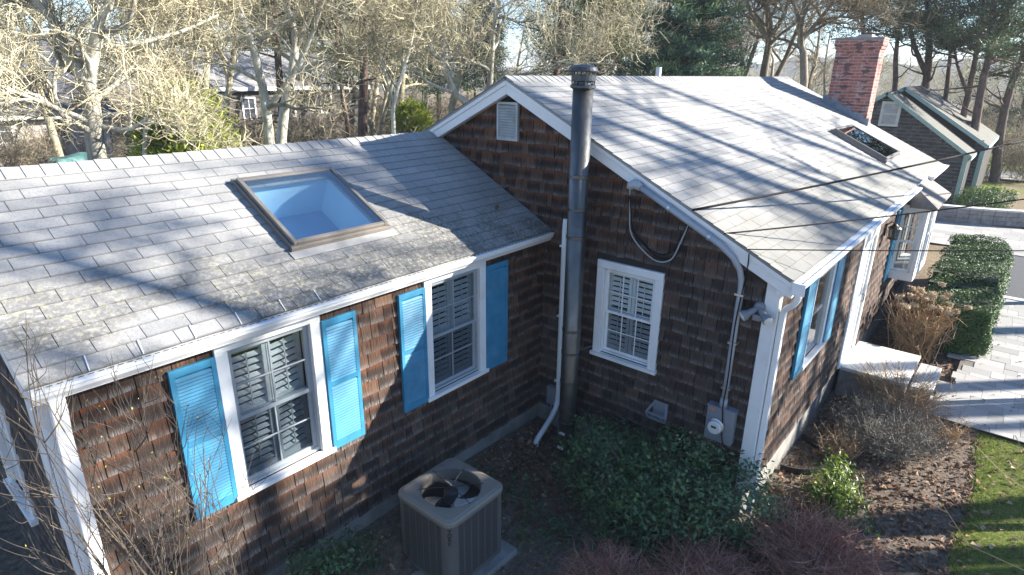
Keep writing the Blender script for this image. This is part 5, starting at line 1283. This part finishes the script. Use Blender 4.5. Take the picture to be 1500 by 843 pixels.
g = random.Random(9); t = thing('added_shade_tree','unseen dense evergreen tree added to shade the ground by the white corner','tree',(5.7,-7.2,-.75)); tr, cr = MB(), MB(); tr.tube([(5.7,-7.2,-.8),(5.7,-7.2,6.2)],[.16,.03],8,cap=False)  # unseen tree added to throw shade on the ground and shrubs
for _ in range(520):
    d = Vector((g.gauss(0,1),g.gauss(0,1),g.gauss(0,1))).normalized()*g.random()**.4; c = Vector((5.7+d.x*1.0,-7.2+d.y*1.0,4.75+d.z*1.65)); tr.tube([(5.7,-7.2,max(2.5,c.z-.5)),c],[.02,.006],3,cap=False); needles(cr,c,g,22,.16,.2,.4,asp=.2,flat=1)
tr.build('trunk',M['pinebark'],t); cr.build('crown',M['pine'],t)
# ================================================================== background
def simple_house(label, x0,x1,y0,y1,zb,ze,zr, wallm, roofm, axis='x', wins=(), ov=.35, cat='house', name='background_house'):
    h = thing(name, label, cat, ((x0+x1)/2,y0,zb)); mb = MB(); ym = (y0+y1)/2
    mb.box(x0,x1,y0,y1,zb,ze); mb.add([(x0,y0,ze),(x0,y1,ze),(x0,ym,zr-.1),(x1,y0,ze),(x1,y1,ze),(x1,ym,zr-.1)],[(0,1,2),(5,4,3)]); mb.build('wall', wallm, h)
    s_ = (zr-ze)/(ym-y0)
    for (a,b) in ((y0-ov,ym),(y1+ov,ym)):
        za = ze-ov*s_; mb = MB(); mb.hexa([(x0-ov,a,za),(x1+ov,a,za),(x1+ov,b,zr),(x0-ov,b,zr),(x0-ov,a,za+.12),(x1+ov,a,za+.12),(x1+ov,b,zr+.12),(x0-ov,b,zr+.12)]); mb.build('roof', roofm, h)
    mb = MB(); mb.box(x0-ov,x1+ov,y0-ov-.04,y0-ov-.002,ze-ov*s_-.08,ze-ov*s_+.13); mb.build('fascia', M['white'], h)
    mb = MB(); mb.box(x1-.02,x1+.06,y0-.04,y0+.1,zb,ze); mb.build('corner_board', M['white'], h)
    for (wx,wz,ww,wh) in wins:
        mb = MB(); t=.09; mb.box(wx-t,wx+ww+t,y0-.05,y0-.001,wz-t,wz+wh+t); wo = mb.build('window', M['white'], h); mb = MB(); 
        mb.box(wx,wx+ww/2-.02,y0-.056,y0-.051,wz,wz+wh/2-.02); mb.box(wx+ww/2+.02,wx+ww,y0-.056,y0-.051,wz,wz+wh/2-.02); mb.box(wx,wx+ww/2-.02,y0-.056,y0-.051,wz+wh/2+.02,wz+wh); mb.box(wx+ww/2+.02,wx+ww,y0-.056,y0-.051,wz+wh/2+.02,wz+wh); mb.build('pane', M['darkglass'], wo)
    return h
c = atd(480,150,40); zb = ground_z(c.x,c.y)-.2
simple_house('grey shingled house with a pale roof and white windows among the trees behind the wing', c.x-6.5,c.x+2.6,c.y,c.y+8,zb,3.55,5.3,M['greyshingle'],M['slate'],wins=[(c.x-.45,2.05,.62,1.0),(c.x-2.9,1.9,.62,1.0),(c.x-5.3,1.9,.62,1.0)])
c = atd(60,200,42); zb = ground_z(c.x,c.y)-.2
simple_house('pale house with a dark roof and white eave at the far left', c.x-9,c.x+3.2,c.y,c.y+8,zb,2.35,6.0,M['palewall'],M['darkroof'],wins=[(c.x-2.2,.7,1.0,1.1),(c.x+.6,.7,.8,1.1)],ov=.5)
# teal covered pile and wooden garden chairs at the far left
c = atd(112,228,37); zg = ground_z(c.x,c.y); g = random.Random(8); mb = MB(); vs=[]; 
nx_,ny_ = 16,12
for i in range(nx_+1):
    for j in range(ny_+1):
        u,v = i/nx_*2-1, j/ny_*2-1; z = 1.25*max(0,1-max(abs(u),abs(v))**5)**.5*(1+.13*math.sin(u*4+1)*math.cos(v*3)); vs.append((c.x+u*1.5,c.y+v*.9,zg-.05+max(0,z)))
mb.add(vs,[(i*(ny_+1)+j,(i+1)*(ny_+1)+j,(i+1)*(ny_+1)+j+1,i*(ny_+1)+j+1) for i in range(nx_) for j in range(ny_)])
tag(mb.build('covered_woodpile', M['tarp'], loc=(c.x,c.y,zg), smooth=True), 'teal tarpaulin-covered pile behind the wing ridge at the far left', 'woodpile')
def chair(px, py, D, label, grp, rz):
    c = atd(px,py,D); zg = ground_z(c.x,c.y); t = thing('garden_chair', label, 'chair', (c.x,c.y,zg), grp)
    def F(a,b,n): q = Vector((a*math.cos(rz)-n*math.sin(rz), a*math.sin(rz)+n*math.cos(rz), 0)); return Vector((c.x+q.x,c.y+q.y,zg+b))
    mb = MB(); mb.fbox(F,-.3,.3,.36,.42,-.28,.25); mb.build('seat', M['cedarchair'], t)
    mb = MB()
    for k in range(5): mb.fbox(F,-.3+.122*k,-.19+.122*k,.40,1.02,.22,.27)
    mb.fbox(F,-.3,.3,.88,.94,.271,.30); mb.build('backrest', M['cedarchair'], t)
    for (u,n) in ((-.3,-.28),(.26,-.28),(-.3,.2),(.26,.2)): mb = MB(); mb.fbox(F,u,u+.05,-.02,.56 if n<0 else .36,n,n+.06); mb.build('leg', M['cedarchair'], t)
    for u in (-.34,.26): mb = MB(); mb.fbox(F,u,u+.09,.561,.59,-.30,.26); mb.build('armrest', M['cedarchair'], t)
chair(30,232,35,'orange-brown wooden garden chair nearest the left edge, behind the wing ridge','wooden garden chairs',.4)
chair(76,230,34,'orange-brown wooden garden chair beside the teal pile','wooden garden chairs',-.9)
# shed -----------------------------------------------------------------
sx = 25.6; sy0, sy1, sp_, szr, sze = .27, 7.1, 3.68, 3.80, 1.42; zg = -.75
shed = thing('shed','dark shingled outbuilding with sage green trim at the right behind the main roof','shed',(sx,sp_,zg)); FS = frame((sx,0,0),(0,1,0),(-1,0,0))
ss = (szr-sze)/(sp_-sy0)
mb = MB(); f=[(sx,sy0,zg),(sx,sy1,zg),(sx,sy1,sze),(sx,sp_,szr-.05),(sx,sy0,sze)]; b_=[(28.2,)+q[1:] for q in f]; mb.add(f+b_,[(0,1,2,3,4),(9,8,7,6,5),(0,4,9,5),(1,6,7,2)],(.25,.4,.1),None,1)
shingles(mb,FS,zg,3.75,lambda z: (sy0+.1,min(sy1,9)) if z < sze-.1 else (sp_-(szr-z-.15)/ss, sp_+(szr-z-.15)/ss),[(3.05,3.82,2.35,3.4)],lambda u,z:.05,e=.15,seed=33); mb.build('wall',[M['shedshingle'],M['felt']],shed)
mb = MB(); X2=28.2; y2a,y2b=-.10,7.3; zr2,ze2,yp2=3.98,1.66,3.45
f=[(X2,y2a,zg),(X2,y2b,zg),(X2,y2b,ze2),(X2,yp2,zr2-.05),(X2,y2a,ze2)]; b_=[(34.5,)+q[1:] for q in f]; mb.add(f+b_,[(0,1,2,3,4),(9,8,7,6,5),(0,4,9,5),(1,6,7,2)],(.25,.4,.1),None,1)
FS2 = frame((X2,0,0),(0,1,0),(-1,0,0)); shingles(mb,FS2,zg,1.7,lambda z:(y2a+.1,.3),[],lambda u,z:.05,seed=34); mb.build('wall',[M['shedshingle'],M['felt']],shed)
def gable_roof(x0,x1,ya,yb,yp,ze,zr,ov):
    for (e,) in ((ya,),(yb,)):
        s_ = (zr-ze)/abs(yp-e); sg = -1 if e < yp else 1; ye = e+sg*ov; zee = ze-ov*s_
        S = slope((0,ye,zee),(1,0,0),(0,-sg,s_)); vl = math.hypot(yp-ye,zr-zee); mb = MB()
        mb.hexa([S(*q) for q in ((x0,0,-.05),(x1,0,-.05),(x1,vl,-.05),(x0,vl,-.05),(x0,0,0),(x1,0,0),(x1,vl,0),(x0,vl,0))])
        roof_tabs(mb,S,x0,x1,vl,[],seed=int(x0)); mb.build('roof',M['shedroof'],shed)
        mb = MB(); P=lambda a,b,c: S(a,b,c); mb.hexa([P(*q) for q in ((x0-.03,-.0,-.13),(x0-.001,-.0,-.13),(x0-.001,vl,-.13),(x0-.03,vl,-.13),(x0-.03,0,.02),(x0-.001,0,.02),(x0-.001,vl,.02),(x0-.03,vl,.02))]); mb.build('rake_board',M['greentrim'],shed)
        mb = MB(); mb.box(x0,x1,ye-.02 if sg<0 else ye+.001,ye-.001 if sg<0 else ye+.02,zee-.18,zee-.01); mb.build('fascia',M['greentrim'],shed)
gable_roof(sx-.14,X2-.15,sy0,sy1,sp_,sze,szr,.12); gable_roof(X2-.14,34.8,y2a,y2b,yp2,ze2,zr2,.12)
for F,y in ((FS,sy0),(FS2,y2a)): mb = MB(); mb.fbox(F,y-.02,y+.15,zg,sze-.02,0,.04); mb.build('corner_board',M['greentrim'],shed)
mb = MB(); mb.fbox(FS,3.05,3.16,2.35,3.4,0,.05); mb.fbox(FS,3.71,3.82,2.35,3.4,0,.05); mb.fbox(FS,3.16,3.71,2.35,2.45,0,.049); mb.fbox(FS,3.16,3.71,3.3,3.4,0,.049); mb.fbox(FS,3.16,3.71,2.85,2.9,0,.03); sw = mb.build('window',simple('pale_green_trim',(.55,.62,.58),.5),shed)
mb = MB(); mb.fbox(FS,3.16,3.71,2.45,2.85,.0,.012); mb.fbox(FS,3.16,3.71,2.9,3.3,.0,.012); mb.build('pane',simple('curtained_pane',(.40,.43,.47),.15,var=.2),sw)
# round clipped bushes and fence scraps beyond the retaining wall
g4 = random.Random(12)
for (px,py,r_,lab,mm) in ((1466,272,.62,'dark round clipped bush beside the leaning pine','hedge'),(1440,268,.55,'yellow-green bush at the foot of the shed','pieris'),(1438,300,.85,'broad low clipped bush above the retaining wall','hedge'),(1420,288,.5,'small dark bush against the shed corner','holly')):
    D = min(gdist(px,py),33); c = atd(px,py,D); zg = ground_z(c.x,c.y)
    if px == 1438: c = atd(px,py,30); zg = ground_z(c.x,c.y)
    if px == 1420: c = atd(px,py,31); zg = ground_z(c.x,c.y)
    shrub('round_bush',lab,'shrub',(c.x,c.y,zg),[(c.x,c.y,zg+r_*.6,r_,r_,r_*.62)],150,14,.075,M[mm],g4,shell=.8,spread=.08,nst=16)
# white picture-frame arbour far right
# far woods: merged stands of bare trees, brush and pines
def proto(fn):
    a_,b_ = MB(), MB(); fn(a_,b_); return a_,b_
def merge(name, protos, places, material, label, cat):
    Vs=[];Fs=[];Ls=[];Cs=[]; off=0
    P=[(np.array(p.v,dtype=np.float32), np.fromiter((i for f in p.f for i in f),dtype=np.int32), np.fromiter((len(f) for f in p.f),dtype=np.int32), np.array([c for f in p.c for c in f],dtype=np.float32)) for p in protos]
    for (k,x,y,z,s_,rz) in places:
        V,I,L,C_ = P[k]; ca,sa = math.cos(rz)*s_,math.sin(rz)*s_
        W = np.empty_like(V); W[:,0]=V[:,0]*ca-V[:,1]*sa+x; W[:,1]=V[:,0]*sa+V[:,1]*ca+y; W[:,2]=V[:,2]*s_+z
        Vs.append(W);Fs.append(I+off);Ls.append(L);Cs.append(C_); off+=len(V)
    V=np.concatenate(Vs);I=np.concatenate(Fs);L=np.concatenate(Ls);C_=np.concatenate(Cs)
    me=bpy.data.meshes.new(name); me.vertices.add(len(V)); me.vertices.foreach_set('co',V.ravel()); me.loops.add(len(I)); me.loops.foreach_set('vertex_index',I)
    me.polygons.add(len(L)); me.polygons.foreach_set('loop_start',np.concatenate([[0],np.cumsum(L)[:-1]]).astype(np.int32))
    A=np.ones((len(I),4),dtype=np.float32); A[:,:3]=C_; ca=me.color_attributes.new('tint','FLOAT_COLOR','CORNER'); ca.data.foreach_set('color',A.ravel())
    me.update(calc_edges=True); me.materials.append(material); o=bpy.data.objects.new(name,me); col.objects.link(o); return tag(o,label,cat,kind='stuff')
protos=[]
WC = lightcfg(n=(9,6,5,4), len=(3.6,1.7,.9,.5), rmin=.008, rmax=(9,.07,.028,.014,.009))
for k in range(4):
    g = random.Random(900+k); A_=MB(); P=[Vector((0,0,-.2))]; d=Vector((0,0,1))
    for i in range(6): d=(d+Vector((g.gauss(0,.12),g.gauss(0,.12),0))).normalized(); P.append(P[-1]+d*10/6)
    grow(A_,A_,P,.16,.05,0,g,WC); protos.append(A_)
bprotos=[]
for k in range(3):
    g = random.Random(950+k); A_=MB()
    for j in range(9):
        b=Vector((g.gauss(0,.5),g.gauss(0,.5),-.1)); P=[b]; d=Vector((g.gauss(0,.45),g.gauss(0,.45),1)).normalized()
        for i in range(4): d=(d+Vector((g.gauss(0,.2),g.gauss(0,.2),0))).normalized(); P.append(P[-1]+d*g.uniform(.4,.75))
        grow(A_,A_,P,.022,.010,1,g,lightcfg(n=(0,6,5,3),len=(0,.9,.5,.3),rmin=.008,rmax=(9,.03,.02,.012,.009)))
    bprotos.append(A_)
def polar(az,D): return CAM.x+D*math.cos(R(az)), CAM.y+D*math.sin(R(az))
g = random.Random(77); pl=[]
def clear(x,y,m=1.2):   # keep out of the houses and the shed
    for (x0,x1,y0,y1) in ((-6.3,12,2,8.5),(24.8,35.3,-1,8)): 
        if x0-m<x<x1+m and y0-m<y<y1+m: return False
    return True
for _ in range(42):
    az = g.uniform(24,84); D = g.uniform(24,62); x,y = polar(az,D)
    if not clear(x,y,2.5) or (69 < az < 81 and D < 38): continue
    pl.append((g.randrange(4),x,y,ground_z(x,y),g.uniform(.8,1.35),g.uniform(0,6.28)))
merge('bare_woods',protos,pl,M['paletwig'],'tangle of pale bare trees filling the woods behind the houses','woods')
pl=[]
for _ in range(17):
    az = g.uniform(9,25); D = g.uniform(28,60); x,y = polar(az,D)
    if not clear(x,y,1.5): continue
    pl.append((g.randrange(4),x,y,ground_z(x,y),g.uniform(.8,1.15),g.uniform(0,6.28)))
merge('bare_woods',protos,pl,M['dimtwig'],'grey bare woods between the spruce and the brick chimney','woods')
pl=[]
for _ in range(90):
    az = g.uniform(-2,30); D = g.uniform(60,140); x,y = polar(az,D); pl.append((g.randrange(4),x,y,ground_z(x,y),g.uniform(.45,.8),g.uniform(0,6.28)))
merge('bare_woods',protos,pl,M['paletwig'],'dim grey bare woods beyond the shed and pines on the right','woods')
pl=[]
for _ in range(230):
    az = g.uniform(-3,84); D = g.uniform(17,60) if az > 30 else g.uniform(42,80); x,y = polar(az,D)
    if not clear(x,y) or (72 < az < 79 and D < 33): continue
    pl.append((g.randrange(3),x,y,ground_z(x,y),g.uniform(.7,1.5),g.uniform(0,6.28)))
merge('brush',bprotos,pl,M['dimtwig'],'brown leafless brush covering the ground under the woods','brush')
pprotos=[]
for k in range(3):
    g2_ = random.Random(970+k); A_=MB(); A_.tube([(0,0,-.2),(.1,0,6),(0,.2,11)],[.16,.1,.03],6,cap=False)
    for j in range(70):
        f=g2_.random(); z=4+7*f; L=(2.6-1.7*f)*g2_.uniform(.5,1.1); an=g2_.uniform(0,6.28); e=Vector((math.cos(an)*L,math.sin(an)*L,z+.3)); A_.tube([(0,0,z),e],[.03,.01],3,cap=False)
        for q in (.5,.75,1): needles(A_,Vector((0,0,z)).lerp(e,q),g2_,18,.3,.34,g2_.gauss(.4,.15),asp=.14)
    pprotos.append(A_)
pl=[]
for _ in range(26):
    az=g.uniform(24,84); D=g.uniform(44,80); x,y=polar(az,D)
    if not clear(x,y,3): continue
    pl.append((g.randrange(3),x,y,ground_z(x,y),g.uniform(.8,1.3),g.uniform(0,6.28)))
merge('pine_woods',pprotos,pl,M['pine'],'dark pines far back among the bare woods','woods')
# far low wooded hills
mb = MB(); n=90; vs=[]; fs=[]
for i in range(n+1):
    az=-50+180*i/n
    for j,(D,k_) in enumerate(((150,0),(230,.45),(320,1),(420,.8),(700,.2))):
        x,y=polar(az,D); vs.append((x,y,-2+k_*(10+4*math.sin(az*.16)+2.5*math.sin(az*.41+1)+1.2*math.sin(az*1.3)+.8*math.sin(az*3.1))))
for i in range(n):
    for j in range(4): q=i*5+j; fs.append((q,q+5,q+6,q+1))
mb.add(vs,fs); tag(mb.build('hills',M['hill'],smooth=True),kind='structure')
# overhead cables ----------------------------------------------------------
pole = Vector((23.5,-7.2,0)); pz = ground_z(pole.x,pole.y)
def cable(name,label,start,via,r_,zend,dy=0):
    e = Vector((pole.x,pole.y+dy,zend)); P=[Vector(start)]+[Vector(v) for v in via]+[e]; mb=MB(); mb.tube(cv(P,0,sub=10),r_,6); tag(mb.build(name,M['cable'],loc=start,smooth=True),label,'cable')
def line(label, start, px, py, D, ext, r_, sag, endp=None):
    s0 = Vector(start); e = atd(px,py,D); e2 = s0+(e-s0)*ext if endp is None else Vector(endp); n=40; P=[]
    for i in range(n+1):
        u=i/n
        q = s0.lerp(e2,u) if endp is None else (s0.lerp(e,u*2) if u<.5 else e.lerp(e2,u*2-1))
        P.append(q-Vector((0,0,sag*4*u*(1-u))))
    mb=MB(); mb.tube(P,r_,6); tag(mb.build('overhead_cable',M['cable'],loc=start,smooth=True),label,'cable'); return P[-1]
line('thickest black overhead cable crossing the main roof',(-.16,.98,3.06),1500,198,13.5,1.9,.014,.10)
e2=line('thin black overhead cable running just below the thick one over the front eave',(-.16,.60,2.86),1500,287,10.5,1.7,.009,.05)
e3=line('lowest thin cable running level across the gutter and bay window',(-.17,.33,2.74),1500,365,8.2,1.75,.006,.02)
for e_,lb in ((e2,'wooden post out of view to the right holding the middle cable'),(e3,'shorter wooden post out of view to the right holding the lowest cable')):
    mb=MB(); zz=ground_z(e_.x,e_.y); mb.tube([(e_.x,e_.y,zz-.2),(e_.x,e_.y,e_.z+.15)],[.07,.06],10); tag(mb.build('cable_post',M['dimbark'],loc=(e_.x,e_.y,zz)),lb,'post')
E1 = Vector((-.16,.98,3.06)); E1 = E1+(atd(1500,198,13.5)-E1)*1.9; pole = Vector((E1.x,E1.y,0)); pz = ground_z(pole.x,pole.y)
mb=MB(); mb.tube([(pole.x,pole.y,pz-.2),(pole.x,pole.y,E1.z+.35)],[.12,.10],12); tag(mb.build('utility_pole',M['dimbark'],loc=(pole.x,pole.y,pz)),'wooden utility pole out of view to the right that carries the cables','pole')
# ================================================================== thin air
mb = MB(); mb.box(-1000,1100,-1000,1100,-6,34); hz = mb.build('haze', bpy.data.materials.new('haze_air')); tag(hz,'thin bluish haze in the air over the woods','haze',kind='stuff')
hm_ = hz.data.materials[0]; hm_.use_nodes = True; nt = hm_.node_tree; nt.nodes.remove(nt.nodes['Principled BSDF']); pv = nt.nodes.new('ShaderNodeVolumePrincipled')
pv.inputs['Color'].default_value = (.86,.92,1,1); pv.inputs['Density'].default_value = .0008; nt.links.new(pv.outputs[0], nt.nodes['Material Output'].inputs['Volume'])
# ================================================================== light
SUN_AZ, SUN_EL = -45.0, 24.0
w = bpy.data.worlds.new('World'); sc.world = w; w.use_nodes = True
nt = w.node_tree; bg = nt.nodes['Background']; sky = nt.nodes.new('ShaderNodeTexSky'); sky.sky_type = 'NISHITA'; sky.sun_disc = False
sky.sun_elevation = R(SUN_EL); sky.sun_rotation = R(90-SUN_AZ); sky.air_density = 1.0; sky.dust_density = .05; sky.ozone_density = 6.0
nt.links.new(sky.outputs[0], bg.inputs[0]); bg.inputs[1].default_value = .075
ld = bpy.data.lights.new('sun','SUN'); ld.energy = 5.0; ld.angle = R(.5); ld.color = (1,.935,.83)
so = bpy.data.objects.new('sun', ld); col.objects.link(so)
sd = Vector((math.cos(R(SUN_AZ))*math.cos(R(SUN_EL)), math.sin(R(SUN_AZ))*math.cos(R(SUN_EL)), math.sin(R(SUN_EL))))
so.rotation_euler = sd.to_track_quat('Z','Y').to_euler(); so.location = sd*40
sc.view_settings.view_transform = 'Standard'; sc.view_settings.look = 'None'; sc.view_settings.gamma = 1; sc.view_settings.exposure = 1.95
sc.view_settings.use_curve_mapping = False
sc.cycles.use_denoising = True
sc.cycles.max_bounces = 6; sc.cycles.transparent_max_bounces = 12; sc.cycles.caustics_reflective = False; sc.cycles.caustics_refractive = False
sc.cycles.sample_clamp_indirect = 4
